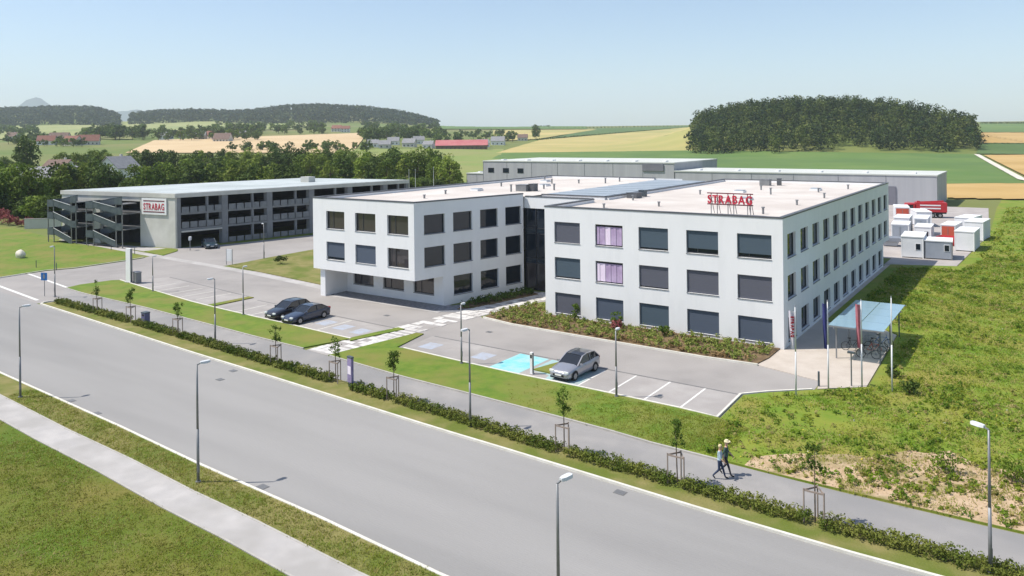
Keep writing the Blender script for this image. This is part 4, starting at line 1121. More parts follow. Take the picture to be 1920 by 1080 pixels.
# the wooded knoll and the ridge woods (one mass each)
def wood(name, pts, h0, h1, leaf, nl, per, mat, label, seed, rad=3.6):
    rng = np.random.default_rng(seed); lob = []; own = []
    mats = mat if isinstance(mat, list) else [mat]
    for (X, Y) in pts:
        own.append(rng.integers(0, len(mats)))
        x, y = o2w(X, Y); z = float(zt(X, Y)); h = rng.uniform(h0, h1)
        for k in range(nl):
            a = rng.uniform(0, 6.28); q = rng.uniform(0, rad * .55)
            lob.append((x + math.cos(a) * q, y + math.sin(a) * q, z + h * (1 - 0.16 - 0.70 * (k / max(1, nl - 1)) * rng.uniform(.75, 1.1)), rad * rng.uniform(.55, .85)))
    V, F = leaf_quads(rng, lob, per, leaf, jit=.35)
    return tag(np_obj(name, V, F, mats, mi=np.repeat(own, nl * per)), label, 'wood', None, 'stuff')
rng = np.random.default_rng(9)
TOPX = np.array([1284, 1300, 1350, 1400, 1800, 1828, 1845])
pts = []
Y = 494.0
while Y < 800:
    X = 100.0
    while X < 520:
        xx, yy_ = X + rng.uniform(-2.6, 2.6), Y + rng.uniform(-2.6, 2.6)
        px = 960 + 1431 * xx / yy_
        front = 524 + 6 * math.sin(px * 0.021) + 4 * math.sin(px * .06) - max(0, (px - 1560) * .085)
        if 1291 + (yy_ - 530) * .06 < px < 1838 - (yy_ - 530) * .10 and yy_ > front - (12 if 1440 < px < 1560 else 0):
            pts.append((xx, yy_))
        X += 7.4
    Y += 7.0
wood('knoll_wood', pts, 8.5, 17.5, 0.80, 5, 22, [M['wood_f'], M['wood_f'], M['wood_f2'], M['wood_f2'], M['wood_f3']], 'dense dark green wood covering the round knoll on the right', 31, 4.6)
pts = []
for k in range(4400):
    Y = rng.uniform(1790, 2420); px = rng.uniform(-60, 822)
    if 224 < px < 243 + (Y - 1790) * .01 and Y < 2420: continue
    if px > 780 and Y < 2000 - (px - 780) * 3: continue
    lim = 1815 + 40 * math.sin(px * .02) + (70 if 240 < px < 420 else 0)
    if Y < lim: continue
    pts.append(((px - 960) / 1431 * Y, Y))
wood('ridge_wood', pts, 14, 20, 2.9, 2, 8, M['ridge_f'], 'hazy dark woods along the hill ridge on the left skyline', 32, 8.0)

# hedge along the road, in segments between the young trees
TREEX = [-59.8, -53.2, -44.9, -30.5, -23.6, -17.7, -4.3, 2.2, 8.6]
SEG = [(-68.6, -60.05), (-59.65, -53.4), (-52.2, -45.1), (-44.75, -30.7), (-30.35, -23.8), (-21.7, -17.95), (-17.5, -4.5), (-4.1, 2.05), (2.35, 8.4), (8.8, 22.0)]
HL = ['low leafy hedge segment at the left end beside the junction', 'short hedge segment between the first two staked trees from the left', 'hedge segment just right of the slate bin', 'long hedge segment left of the slab walk', 'hedge segment below the foot of the slab walk', 'short hedge segment right of the violet board', 'long hedge segment in the middle of the verge with a tall lamp in it', 'hedge segment left of the two walkers', 'hedge segment below the two walkers', 'hedge segment running out at the bottom right']
for si, ((a, b), lb) in enumerate(zip(SEG, HL)):
    rng = np.random.default_rng(50 + si)
    n = int((b - a) * 7.5)
    xs = np.linspace(a + .12, b - .12, n)
    lob = []
    for x in xs:
        y = interp_line(HEDGE, x)
        for q in (0.14, 0.36, 0.60, 0.84):
            lob.append((x + rng.uniform(-.12, .12), y + q + rng.uniform(-.1, .1), 0.08 + rng.uniform(.10, .40), rng.uniform(.15, .24)))
    V, F = leaf_quads(rng, lob, 15 if a < -20 else 24, 0.075 if a < -20 else 0.055, up=.3, flat=1.0, rmin=.35)
    cx = (a + b) / 2
    o = empty('hedge', (cx, interp_line(HEDGE, cx) + .5, 0.1), 0, lb, 'hedge', 'hedge segments along the road')
    np_obj('foliage', V - np.array([cx, interp_line(HEDGE, cx) + .5, 0.1]), F, M['leaf_h'], o)
    tw = MB()
    for k in range(n):
        x = xs[k]; y = interp_line(HEDGE, x) + .5
        tw.tube((x - cx, y - interp_line(HEDGE, cx) - .5, -.05), (x - cx + rng.uniform(-.1, .1), y - interp_line(HEDGE, cx) - .5 + rng.uniform(-.15, .15), .4), .014, .006, 4)
    tw.build('stems', M['trunk'], o)

# young staked trees in the hedge
def young_tree(x, y, seed, h, label, lean=(0, 0), dens=1.0):
    rng = np.random.default_rng(seed)
    o = empty('young_tree', (x, y, 0.08), 0, label, 'tree', 'young staked trees along the hedge')
    lx, ly = lean
    t = MB()
    t.tube((0, 0, 0), (lx * .4, ly * .4, h * .5), .035, .028, 7); t.tube((lx * .4, ly * .4, h * .5), (lx, ly, h * .94), .028, .01, 6)
    for k in range(7):
        a = rng.uniform(0, 6.28); z = h * rng.uniform(.55, .85)
        f = z / h
        t.tube((lx * f, ly * f, z), (lx * f + math.cos(a) * .3, ly * f + math.sin(a) * .3, z + .22), .012, .004, 4)
    t.build('trunk', M['trunk'], o)
    n = 11
    lob = []
    for k in range(n):
        z = h * rng.uniform(.58, .98); f = z / h; a = rng.uniform(0, 6.28); q = rng.uniform(.05, .36)
        lob.append((lx * f + math.cos(a) * q, ly * f + math.sin(a) * q, z, rng.uniform(.16, .28)))
    V, F = leaf_quads(rng, lob, int(40 * dens), .066, flat=1.1, rmin=.2)
    np_obj('crown', V, F, M['leaf_y'], o)
    for k, (sx, sy) in enumerate(((-.42, -.2), (.42, -.2), (0, .45))):
        s_ = MB(); s_.tube((sx, sy, 0), (sx, sy, 1.5), .038, .036, 7); s_.build('stake', M['wood'], o)
    for (p, q) in (((-.42, -.2), (.42, -.2)), ((.42, -.2), (0, .45)), ((0, .45), (-.42, -.2))):
        s_ = MB(); s_.beam((*p, 1.42), (*q, 1.42), .03, .08); s_.build('crossbar', M['wood'], o)
    return o
YL = ['leaning staked young tree nearest the junction', 'staked young tree just left of the slate bin', 'staked young tree third from the left', 'staked young tree below the two dark cars', 'thin staked young tree at the foot of the slab walk', 'leafy staked young tree right of the violet board', 'staked young tree below the silver car', 'staked young tree left of the two walkers', 'staked young tree nearest the right edge below the stony soil']
for k, (x, lb) in enumerate(zip(TREEX, YL)):
    young_tree(x, interp_line(HEDGE, x) + .55, 70 + k, [3.1, 3.2, 3.0, 3.0, 3.2, 3.1, 3.4, 3.2, 3.4][k], lb, [(-.9, .3), (-.15, 0), (.02, 0), (-.1, .0), (0, 0), (0.05, 0), (-.02, 0), (-.15, .1), (0, 0)][k], [.6, 1, .9, .8, .7, 1.4, 1.0, 1.0, .8][k])

# planting by the office
def bed_cover(name, region, n, size, mat, label, seed, h=.35, kind='stuff'):
    rng = np.random.default_rng(seed); lob = []
    xs = [p[0] for p in region]; ys = [p[1] for p in region]
    while len(lob) < n:
        x, y = rng.uniform(min(xs), max(xs)), rng.uniform(min(ys), max(ys))
        if inside(x, y, region): lob.append((x, y, .14 + rng.uniform(.05, h), rng.uniform(.14, .36)))
    V, F = leaf_quads(rng, lob, 22, size, up=.5, flat=.8, rmin=.3)
    return tag(np_obj(name, V, F, mat), label, 'ground cover', None, 'stuff')
def inside(x, y, P):
    c = False; j = len(P) - 1
    for i in range(len(P)):
        if (P[i][1] > y) != (P[j][1] > y) and x < (P[j][0] - P[i][0]) * (y - P[i][1]) / (P[j][1] - P[i][1]) + P[i][0]: c = not c
        j = i
    return c
B1 = [(-26.2, -3.8), (-22.6, -4.55), (-16, -4.8), (-9.9, -4.95), (-4.5, -5.05), (-0.7, -4.8), (-0.6, -0.35), (-21.9, -0.35), (-22.5, 2.8), (-25.4, 2.8), (-26.4, -1.6)]
bed_cover('shrub_cover', B1, 700, .08, M['leaf_g'], 'yellow green shrub cover in the bed below the right wing', 81)
bed_cover('shrub_cover', B1, 60, .08, M['leaf_r'], 'red brown shrub cover in the bed below the right wing', 82, .30)
bed_cover('shrub_cover', [(-26.2, -3.8), (-22.6, -4.5), (-5, -5.05), (-.7, -4.8), (-.8, -4.3), (-22, -4.0)], 80, .08, M['leaf_r'], 'low brown planting along the kerb of the bed', 83, .2)
bed_cover('shrub_cover', [(-30.5, -2.6), (-29.3, 1.0), (-28.0, 7.2), (-29.7, 8.0), (-31.3, 1.2)], 150, .08, M['leaf_c'], 'dark shrub cover in the shaded court bed', 84, .45)
def bush(x, y, h, r, seed, mat, label, leaf=.075, n=14, z=.12, group=None):
    rng = np.random.default_rng(seed)
    o = empty('shrub', (x, y, z), 0, label, 'shrub', group)
    lob = crown_lobes(rng, n, r, h * .42, h * .55, r * .3, r * .5)
    V, F = leaf_quads(rng, lob, 34, leaf); np_obj('foliage', V, F, mat, o)
    t = MB()
    for k in range(4): t.tube((0, 0, -.05), (rng.uniform(-r, r) * .5, rng.uniform(-r, r) * .5, h * .6), .022, .008, 5)
    t.build('stems', M['trunk'], o)
bush(-18.4, -0.95, 1.7, .55, 91, M['leaf_y'], 'tall bright green shrub at the second window of the right wing')
bush(-14.1, -1.0, 1.5, .6, 92, M['leaf_y'], 'bushy green shrub between the second and third front windows')
bush(-9.5, -1.5, 1.1, .5, 93, M['leaf_y'], 'small green shrub under the third front window')
bush(-13.6, -2.0, 1.0, .5, 94, M['leaf_red'], 'pinkish red shrub beside the bushy green shrub')
for k, (px, Y, hh, rr_) in enumerate(((2, 158, 3.6, 1.9), (14, 156, 2.4, 1.5), (38, 154, 1.9, 1.4), (58, 152, 1.7, 1.3), (-18, 160, 3.6, 2.0))):
    x, y, z = far(px, Y)
    bush(x, y, hh, rr_, 95 + k, M['leaf_red'], ['tallest magenta shrub at the left edge', 'magenta shrub second from the left edge', 'reddish shrub in front of the pale wall, left one', 'reddish shrub in front of the pale wall, right one', 'magenta shrub cut by the left edge'][k], .16, 16, 0.05, 'red shrubs at the far left')
x, y, z = far(524, 103.5); bush(x, y, 1.1, .9, 101, M['leaf_c'], 'grey green shrub on the lawn before the left wing', .09)
bush(9.6, -6.2, 1.0, .55, 102, M['leaf_c'], 'dark shrub at the foot of the rightmost flagpole')
bush(12.6, -17.8, 1.1, .8, 103, M['weed_c'], 'round green weed bush on the stony soil, left one', .07)
bush(15.4, -17.6, 1.2, .8, 104, M['weed_c'], 'green weed bush on the stony soil near the short lamp', .07)
bush(8.2, -6.9 + 3.8, .9, .5, 105, M['leaf_c'], 'low dark bush beside the bicycle stand')

# grasses and weeds
def blades(name, n, region, h0, h1, mats, label, seed, per=5, width=.022, spread=.10, keep=None, z0=Z_TOP, stoop=.35):
    rng = np.random.default_rng(seed)
    xs = np.array([p[0] for p in region]); ys = np.array([p[1] for p in region])
    P = []
    while len(P) < n:
        x, y = rng.uniform(xs.min(), xs.max()), rng.uniform(ys.min(), ys.max())
        if inside(x, y, region) and (keep is None or keep(x, y, rng)): P.append((x, y))
    P = np.repeat(np.array(P), per, axis=0); k = len(P)
    bx = P + rng.normal(size=(k, 2)) * spread
    h = rng.uniform(h0, h1, k); a = rng.uniform(0, 6.28, k); ln = h * stoop * rng.uniform(.2, 1.4, k)
    w2 = width * rng.uniform(.6, 1.4, k)
    b0 = np.stack([bx[:, 0] - np.sin(a) * w2, bx[:, 1] + np.cos(a) * w2, np.full(k, z0 - .01)], -1)
    b1 = np.stack([bx[:, 0] + np.sin(a) * w2, bx[:, 1] - np.cos(a) * w2, np.full(k, z0 - .01)], -1)
    tp = np.stack([bx[:, 0] + np.cos(a) * ln, bx[:, 1] + np.sin(a) * ln, z0 + h], -1)
    V = np.stack([b0, b1, tp], 1).reshape(-1, 3); F = np.arange(k * 3).reshape(k, 3)
    mi = np.repeat(rng.integers(0, len(mats), k // per), per)
    return tag(np_obj(name, V, F, [M[q] for q in mats], mi=mi), label, 'grass', None, 'stuff')
NEARM = sub(PATHFAR, 2.0, 27, .25) + [(34, 8), (30, 50), (10.5, 60), (8.4, 46), (1.8, 45), (1.8, 13.2), (6.0, 13.0), (7.2, 9.6), (7.6, -5.6), (4.9, -8.9), (2.4, -11.2), (1.2, -12.6), (1.3, -16.4)]
def patchy(sc_, th):
    from mathutils import noise as _n
    return lambda x, y, rng: _n.noise(Vector((x * sc_, y * sc_, 3.1))) + rng.uniform(-.25, .25) > th
SOILR = so[2:24] + up[2:24][::-1]
offsoil = lambda f: (lambda x, y, rng: (not inside(x, y, SOILR)) and f(x, y, rng))
blades('meadow_grass', 24000, NEARM, .04, .15, ['weed_a', 'weed_a', 'weed_b', 'weed_c'], 'mixed meadow grass right of the office', 201, 6, .04, .20, offsoil(patchy(.18, -.3)), stoop=1.5)
def clumps(name, n, region, mats, label, seed, keep, r0=.12, r1=.34, leaf=.075, per=16):
    rng = np.random.default_rng(seed); xs = [p[0] for p in region]; ys = [p[1] for p in region]; lob = []
    while len(lob) < n:
        x, y = rng.uniform(min(xs), max(xs)), rng.uniform(min(ys), max(ys))
        if inside(x, y, region) and keep(x, y, rng):
            q = rng.uniform(r0, r1); lob.append((x, y, Z_TOP + q * .45, q))
    V, F = leaf_quads(rng, lob, per, leaf, up=.6, flat=.8, rmin=.4)
    tag(np_obj(name, V, F, [M[q] for q in mats], mi=np.repeat(rng.integers(0, len(mats), n), per)), label, 'weeds', None, 'stuff')
clumps('meadow_weeds', 2900, NEARM, ['weed_c', 'weed_c', 'weed_a'], 'dark leafy weed clumps through the meadow', 202, offsoil(patchy(.30, .12)))
clumps('meadow_weeds', 1500, NEARM, ['weed_a', 'weed_b'], 'pale yellowish weed clumps through the meadow', 207, offsoil(patchy(.24, .05)), .1, .24)
clumps('soil_weeds', 900, SOILR, ['weed_c', 'weed_b', 'weed_a'], 'low weed clumps on the stony soil', 208, patchy(.45, -.02), .08, .28)
blades('dry_weeds', 800, SOILR, .05, .2, ['weed_b', 'weed_b', 'weed_a'], 'sparse dry weeds on the stony soil', 203, 7, .03, .16, patchy(.5, .02), stoop=1.0)
clumps('meadow_flowers', 520, NEARM, ['flower_w', 'flower_y', 'flower_y'], 'scattered white and yellow flowers in the meadow', 209, patchy(.2, .1), .05, .12, .035, 5)
FARM = [(9.0, 58), (30, 50), (34, 8), (48, 40), (66, 140), (10, 140), (9.8, 88)]
blades('meadow_grass', 9000, FARM, .06, .22, ['weed_a', 'weed_a', 'weed_b', 'weed_c'], 'far part of the meadow beside the yard', 210, 5, .09, .35, patchy(.1, -.35), stoop=1.6)
clumps('meadow_weeds', 1500, FARM, ['weed_c', 'weed_a', 'weed_a'], 'weed clumps in the far meadow beside the yard', 211, patchy(.12, .05), .2, .5, .16, 12)
LAWN_ROUGH = sub(PATHFAR, -14, 3, .2) + [(2.8, -17.6), (0.6, -17.1), (-14, -16.8)]
blades('lawn_grass', 2600, LAWN_ROUGH, .02, .09, ['weed_a', 'grass_f'], 'rough lawn grass near the right end of the lot', 204, 5, .025, .12, lambda x, y, rng: rng.uniform() < ((x + 14) / 17) ** 1.5, stoop=1.2)
FG = sub(WALKLO, -36, 0, -.25) + [(4, -52), (-14, -52), (-34, -47)]
blades('field_grass', 17000, FG, .03, .11, ['grass_f', 'grass_f', 'weed_b', 'weed_a'], 'short patchy grass in the left foreground', 205, 5, .018, .10, patchy(.25, -.25), .085, 1.2)
VG = sub(ROADNEAR, -40, 0, -.25) + sub(WALKUP, -40, 0, .15)[::-1]
blades('verge_grass', 4200, VG, .03, .12, ['grass_f', 'weed_b', 'weed_a'], 'dry short grass of the verge by the pavement', 206, 5, .018, .08, None, .09, 1.2)
# stones on the bare soil
rng = np.random.default_rng(77); V = []; F = []
ico = [(0, 0, 1), (.9, 0, .3), (.28, .85, .3), (-.72, .53, .3), (-.72, -.53, .3), (.28, -.85, .3), (0, 0, -.6)]
icf = [(0, 1, 2), (0, 2, 3), (0, 3, 4), (0, 4, 5), (0, 5, 1), (6, 2, 1), (6, 3, 2), (6, 4, 3), (6, 5, 4), (6, 1, 5)]
cnt = 0
while cnt < 900:
    x, y = rng.uniform(4, 28), rng.uniform(-23, -15)
    if not inside(x, y, SOILR): continue
    r_ = rng.uniform(.025, .09); n0 = len(V); jit = rng.uniform(.7, 1.3, (7, 3))
    for q, p in enumerate(ico): V.append((x + p[0] * r_ * jit[q, 0], y + p[1] * r_ * jit[q, 1], .112 + p[2] * r_ * .7))
    F += [tuple(n0 + i for i in f) for f in icf]; cnt += 1
tag(np_obj('stones', V, F, M['soil']), 'loose pale stones on the bare soil', 'stones', None, 'stuff')

# ------------------------------------------------------------------ lamps
def lamp(x, y, h, rz, label, group, arm=0.32, z=0.09, head=0.48):
    """tapered pole with a flat head reaching along local x"""
    o = empty('street_lamp', (x, y, z), rz, label, 'street lamp', group)
    m = MB(); m.tube((0, 0, 0), (0, 0, h * .45), .075, .062, 10); m.tube((0, 0, h * .45), (0, 0, h - .06), .058, .042, 10); m.build('pole', M['galv'], o, smooth=True)
    m = MB(); m.tube((0, 0, -.02), (0, 0, .06), .14, .13, 12); m.build('base', M['galv'], o)
    m = MB(); m.beam((0, 0, h - .05), (arm, 0, h + .03), .05, .05); m.build('arm', M['galv'], o)
    m = MB()
    a, b = arm - .15, arm - .15 + head
    for (x0, x1, w0, w1) in ((a, a + head * .3, .07, .13), (a + head * .3, b - .08, .13, .13), (b - .08, b, .13, .08)):
        n = len(m.v)
        for (xx, ww) in ((x0, w0), (x1, w1)):
            m.v += [(xx, -ww, h - .03), (xx, ww, h - .03), (xx, ww * .8, h + .07), (xx, -ww * .8, h + .07)]
        for q in ((0, 1, 5, 4), (1, 2, 6, 5), (2, 3, 7, 6), (3, 0, 4, 7), (3, 2, 1, 0), (4, 5, 6, 7)):
            m.f.append(tuple(n + i for i in q)); m.m.append(0)
    ho = m.build('head', M['lampwhite'], o)
    m = MB(); m.box(a + head * .3, b - .1, -.1, .1, h - .05, h - .031); m.build('cover', M['lampglass'], ho)
    m = MB(); m.box(-.05, .05, -.082, -.05, .5, .9); m.build('service_door', M['galv'], o)
NG, FG_, PG = 'tall lamps on the near side of the road', 'tall lamps in the hedge', 'lamps of the parking lot'
lamp(-38.95, -38.4, 6.0, R(80), 'tall grey street lamp on the near verge at the far left', NG)
lamp(-17.57, -39.15, 5.85, R(80), 'tall grey street lamp on the near verge left of centre', NG)
lamp(3.93, -40.15, 5.75, R(80), 'street lamp at the bottom centre with only its upper pole in view', NG, head=.52)
lamp(-10.8, -26.0, 5.7, R(-95), 'tall lamp standing in the hedge near the middle', FG_)
lamp(-39.84, -23.3, 5.4, R(-95), 'tall lamp in the hedge left of the two dark cars', FG_)
lamp(-72.1, -21.4, 5.5, R(-60), 'lamp at the junction beside the blue sign', FG_)
lamp(15.05, -26.7, 5.5, R(150), 'tall lamp in the hedge at the right edge, its foot below the picture', FG_, head=.52)
lamp(-65.5, -14.0, 3.9, R(90), 'slim lamp at the left bays behind the white pylon', PG, .2, .1, .4)
lamp(-46.8, -15.6, 4.6, R(90), 'slim lamp in the lawn left of the two dark cars', PG, .2, .1, .4)
lamp(-19.0, -16.6, 4.4, R(90), 'slim lamp behind the tall hedge lamp at the pale blue bays', PG, .2, .1, .4)
lamp(-6.0, -16.8, 4.3, R(90), 'slim lamp in the lawn right of the silver car', PG, .2, .1, .4)
lamp(-74.4, 7.6, 4.9, R(170), 'slim lamp in front of the open decks of the car park', PG, .2, .1, .4)
for k, (px, Y, hh) in enumerate(((766, 215, 8.0), (778, 215, 8.0), (812, 222, 8.3))):
    x, y, z = far(px, Y)
    m = MB(); m.tube((0, 0, 0), (0, 0, hh * .5), .09, .075, 8); m.tube((0, 0, hh * .5), (0, 0, hh), .075, .04, 8); m.tube((0, 0, hh), (0, 0, hh + .15), .09, .02, 8)
    tag(m.build('mast', M['lampwhite'], None, (x, y, z)), ['slender pale mast beyond the car park, leftmost of three', 'slender pale mast beyond the car park, middle of three', 'slender pale mast beyond the car park, rightmost of three'][k], 'mast', 'pale masts behind the office')

# ------------------------------------------------------------------ cars
def paint(name, c, metal=.5, rough=.28):
    m = bpy.data.materials.new(name); nt_, b = nodes_of(m)
    b.inputs['Base Color'].default_value = (*c, 1); b.inputs['Metallic'].default_value = metal; b.inputs['Roughness'].default_value = rough
    b.inputs['Coat Weight'].default_value = .8; b.inputs['Coat Roughness'].default_value = .05
    return m
M['silver'] = paint('silver_paint', (.36, .36, .39)); M['navy'] = paint('navy_paint', (.030, .040, .070), .3); M['blackp'] = paint('black_paint', (.018, .018, .024), .2)
M['teal'] = paint('dark_teal_paint', (.035, .065, .085), .3)
M['carglass'] = glass('car_glass', (.012, .014, .017), .04, .8)
M['headl'] = pm('headlamp', (.75, .77, .78), rough=.15, spec=.8); M['taill'] = pm('tail_lamp', (.35, .012, .012), rough=.25, spec=.6)
M['rim'] = pm('alloy_rim', (.35, .35, .36), rough=.35, metal=.7); M['plate'] = pm('number_plate', (.72, .72, .70), rough=.5)

def car(loc, rz, pmat, label, L=4.25, W_=1.80, Hh=1.47, group='parked cars', kind='hatch', roofmat=None):
    """front looks along local -y"""
    o = empty('parked_car', loc, rz, label, 'car', group)
    hw = W_ / 2
    st = np.array([0, .015, .05, .12, .22, .30, .45, .60, .75, .88, .955, .985, 1.0])
    zt_ = np.array([.56, .64, .72, .79, .87, .92, .94, .96, .98, 1.0, .99, .94, .80])
    wd = np.array([.74, .82, .90, .96, .99, 1, 1, 1, 1, .985, .94, .90, .82]) * hw
    zb = np.array([.30, .24, .20, .19, .19, .19, .19, .19, .19, .20, .24, .28, .36])
    if kind == 'sedan': zt_ = np.array([.52, .60, .68, .74, .82, .88, .90, .92, .94, .97, .96, .90, .76])
    def loop(i):
        y = -L / 2 + st[i] * L; w_ = wd[i]; a, t = zb[i], zt_[i]
        h = [(.55, a), (.93, a + .03), (1.0, a + .14), (1.0, a + .14 + (t - a - .2) * .55), (.965, t - .06), (.90, t - .015), (.5, t + .025)]
        return [(x * w_, y, z) for x, z in h] + [(-x * w_, y, z) for x, z in h[::-1]]
    m = MB(); rows_ = [loop(i) for i in range(len(st))]; k = len(rows_[0])
    for r_ in rows_: m.v += r_
    for i in range(len(st) - 1):
        for j in range(k):
            j2 = (j + 1) % k
            m.f.append((i * k + j, i * k + j2, (i + 1) * k + j2, (i + 1) * k + j)); m.m.append(0)
    m.f.append(tuple(range(k - 1, -1, -1))); m.m.append(0)
    n0 = (len(st) - 1) * k; m.f.append(tuple(n0 + i for i in range(k))); m.m.append(0)
    body = m.build('body', pmat, o, smooth=True)
    # cabin
    ys = [(-.215, .90, .90), (-.02, 1.40, .77), (.10, Hh - .03, .75), (.27, Hh - .05, .74), (.36, Hh - .11, .73), (.475, .97, .86)]
    if kind == 'sedan': ys = [(-.20, .86, .90), (0.0, 1.34, .76), (.10, Hh - .05, .74), (.20, Hh - .07, .73), (.28, 1.33, .72), (.44, .95, .84)]
    c = [(y * L, z, w_ * hw) for y, z, w_ in ys]
    base = [(y, .88 if kind == 'hatch' else .85, hw * .93) for (y, z, w_) in c]
    def fq(mb, p): mb.face(p)
    ws = MB(); ws.face([(-c[0][2], c[0][0], c[0][1]), (c[0][2], c[0][0], c[0][1]), (c[1][2] - .04, c[1][0], c[1][1]), (-c[1][2] + .04, c[1][0], c[1][1])]); ws.build('windscreen', M['carglass'], o)
    rw = MB(); rw.face([(c[5][2], c[5][0], c[5][1]), (-c[5][2], c[5][0], c[5][1]), (-c[4][2] + .04, c[4][0], c[4][1]), (c[4][2] - .04, c[4][0], c[4][1])]); rw.build('rear_window', M['carglass'], o)
    for s in (1, -1):
        sw = MB()
        for i in range(5):
            p = [(s * base[i][2], base[i][0], base[i][1]), (s * base[i + 1][2], base[i + 1][0], base[i + 1][1]), (s * c[i + 1][2], c[i + 1][0], c[i + 1][1]), (s * c[i][2], c[i][0], c[i][1])]
            sw.face(p if s > 0 else p[::-1])
        sw.build('side_window', M['carglass'], o)
        pl = MB()
        for (i, j) in ((0, 1), (5, 4)): pl.beam((s * c[i][2] * 1.0, c[i][0], c[i][1]), (s * (c[j][2] - .005), c[j][0], c[j][1] + .005), .07, .05)
        ym = (c[1][0] + c[4][0]) / 2
        pl.beam((s * hw * .935, ym, .92), (s * hw * .755, ym - .02, Hh - .08), .09, .03, up=(0, 1, 0))
        for i in range(1, 4): pl.beam((s * c[i][2], c[i][0], c[i][1]), (s * c[i + 1][2], c[i + 1][0], c[i + 1][1]), .06, .05)
        pl.build('pillars', pmat, o)
    rf = MB()
    for i in range(1, 4):
        for (a, b, za, zb_) in ((-1, -.5, 0, .03), (-.5, .5, .03, .03), (.5, 1, .03, 0)):
            rf.face([(a * c[i][2], c[i][0], c[i][1] + za), (b * c[i][2], c[i][0], c[i][1] + zb_), (b * c[i + 1][2], c[i + 1][0], c[i + 1][1] + zb_), (a * c[i + 1][2], c[i + 1][0], c[i + 1][1] + za)])
    rf.build('roof', roofmat or pmat, o, smooth=True)
    for s in (1, -1):
        for yw in (-.315 * L, .30 * L):
            a = MB(); n = 14
            a.face([(s * (hw + .004), yw + math.cos(t) * .385, .32 + math.sin(t) * .385) for t in [math.pi * q / n for q in range(n + 1)]][::(1 if s > 0 else -1)]); a.build('wheel_arch', M['black'], o)
            wh = MB(); wh.tube((s * (hw - .19), yw, .32), (s * (hw + .012), yw, .32), .32, .315, 20); wo = wh.build('wheel', M['black'], o)
            ri = MB(); ri.tube((s * (hw + .0), yw, .32), (s * (hw + .022), yw, .32), .21, .19, 14)
            for q in range(5):
                t = 2 * math.pi * q / 5
                ri.beam((s * (hw + .024), yw, .32), (s * (hw + .024), yw + math.cos(t) * .2, .32 + math.sin(t) * .2), .05, .02, up=(1, 0, 0))
            ri.build('rim', M['rim'], wo)
        hl = MB(); hl.obox((s * hw * .66, -L / 2 + .10, .66), (.17, .0, 0), (0, .07, 0), (0, .0, .06)); hl.build('headlight', M['headl'], o)
        tl = MB(); tl.obox((s * hw * .70, L / 2 - .05, .84), (.14, 0, 0), (0, .05, 0), (0, 0, .10)); tl.build('tail_light', M['taill'], o)
        mr_ = MB(); mr_.obox((s * (hw + .08), -.16 * L, .98), (.09, 0, 0), (0, .05, 0), (0, 0, .06)); mr_.build('mirror', pmat, o)
        dh = MB()
        for yy in (-.02 * L, .2 * L): dh.box(min(s * (hw - .01), s * (hw + .02)), max(s * (hw - .01), s * (hw + .02)), yy, yy + .18, .80, .83)
        dh.build('door_handle', pmat, o)
    g_ = MB(); g_.box(-.45, .45, -L / 2 - .012, -L / 2 + .05, .34, .50); g_.build('grille', M['black'], o)
    g_ = MB(); g_.box(-.26, .26, -L / 2 - .03, -L / 2 - .013, .40, .50); g_.build('number_plate', M['plate'], o)
    g_ = MB(); g_.box(-.26, .26, L / 2 + .001, L / 2 + .02, .60, .71); g_.build('number_plate', M['plate'], o)
    g_ = MB(); g_.box(-hw * .8, hw * .8, -L / 2 + .05, L / 2 - .05, .17, .28); g_.build('underbody', M['black'], o)
    return o
car((-10.75, -13.95, .02), R(-3), M['silver'], 'silver hatchback with a dark roof parked at the turquoise bay', roofmat=M['blackp'], Hh=1.5)
car((-40.1, -13.55, .02), R(0), M['navy'], 'dark navy saloon parked nearer the slab walk', L=4.6, kind='sedan', Hh=1.45)
car((-42.95, -13.35, .02), R(0), M['blackp'], 'black car parked left of the navy saloon', L=4.4, Hh=1.5)
car((-91.6, 10.3, .02), R(68), M['teal'], 'dark teal car nosing out of the car park entrance', L=4.3)
m_ = MB(); m_.box(-.35, .35, -.15, .15, 0, 1.9); 

# ------------------------------------------------------------------ containers, truck, yard
def container(x, y, w_, d_, h, rz, mat, label, door=None, win=False, group='site containers in the yard'):
    o = empty('site_container', (x, y, .05), rz, label, 'container', group)
    m = MB(); m.box(-w_ / 2, w_ / 2, 0, d_, .12, h); m.build('body', M[mat], o)
    m = MB(); m.box(-w_ / 2 - .06, w_ / 2 + .06, -.06, d_ + .06, h + .002, h + .14); m.build('roof', M['white'], o)
    for (a, b) in ((-w_ / 2 - .02, 0), (w_ / 2 - .10, 0), (-w_ / 2 - .02, d_ - .1), (w_ / 2 - .10, d_ - .1)):
        m = MB(); m.box(a, a + .12, b - .02, b + .1, .0, h); m.build('corner_post', M['galv' if mat == 'contgrey' else 'white'], o)
    nr_ = int(d_ / .5)
    for s in (-1, 1):
        m = MB()
        for k in range(nr_): m.box(min(s * w_ / 2, s * (w_ / 2 + .03)), max(s * w_ / 2, s * (w_ / 2 + .03)), .25 + k * .5, .45 + k * .5, .2, h - .1)
        m.build('side_ribs', M[mat], o)
    if win:
        m = MB(); m.box(w_ / 2 - .95, w_ / 2 - .3, -.04, -.005, 1.1, 2.0); f = m.build('window', M['white'], o)
        m = MB(); m.box(w_ / 2 - .89, w_ / 2 - .36, -.055, -.041, 1.16, 1.94); m.build('pane', M['glass_a'], f)
    if door:
        m = MB(); m.box(-w_ / 2 + .15, w_ / 2 - .15, -.05, -.005, .18, h - .12); dd = m.build('door', M[door], o)
        m = MB(); m.box(-.03, .03, -.09, -.051, .3, h - .3); m.build('lock_bar', M['galv'], dd)
    return o
container(2.1, 53.7, 2.65, 6, 2.75, .05, 'white2', 'white container with a small dark window at the yard corner', win=True)
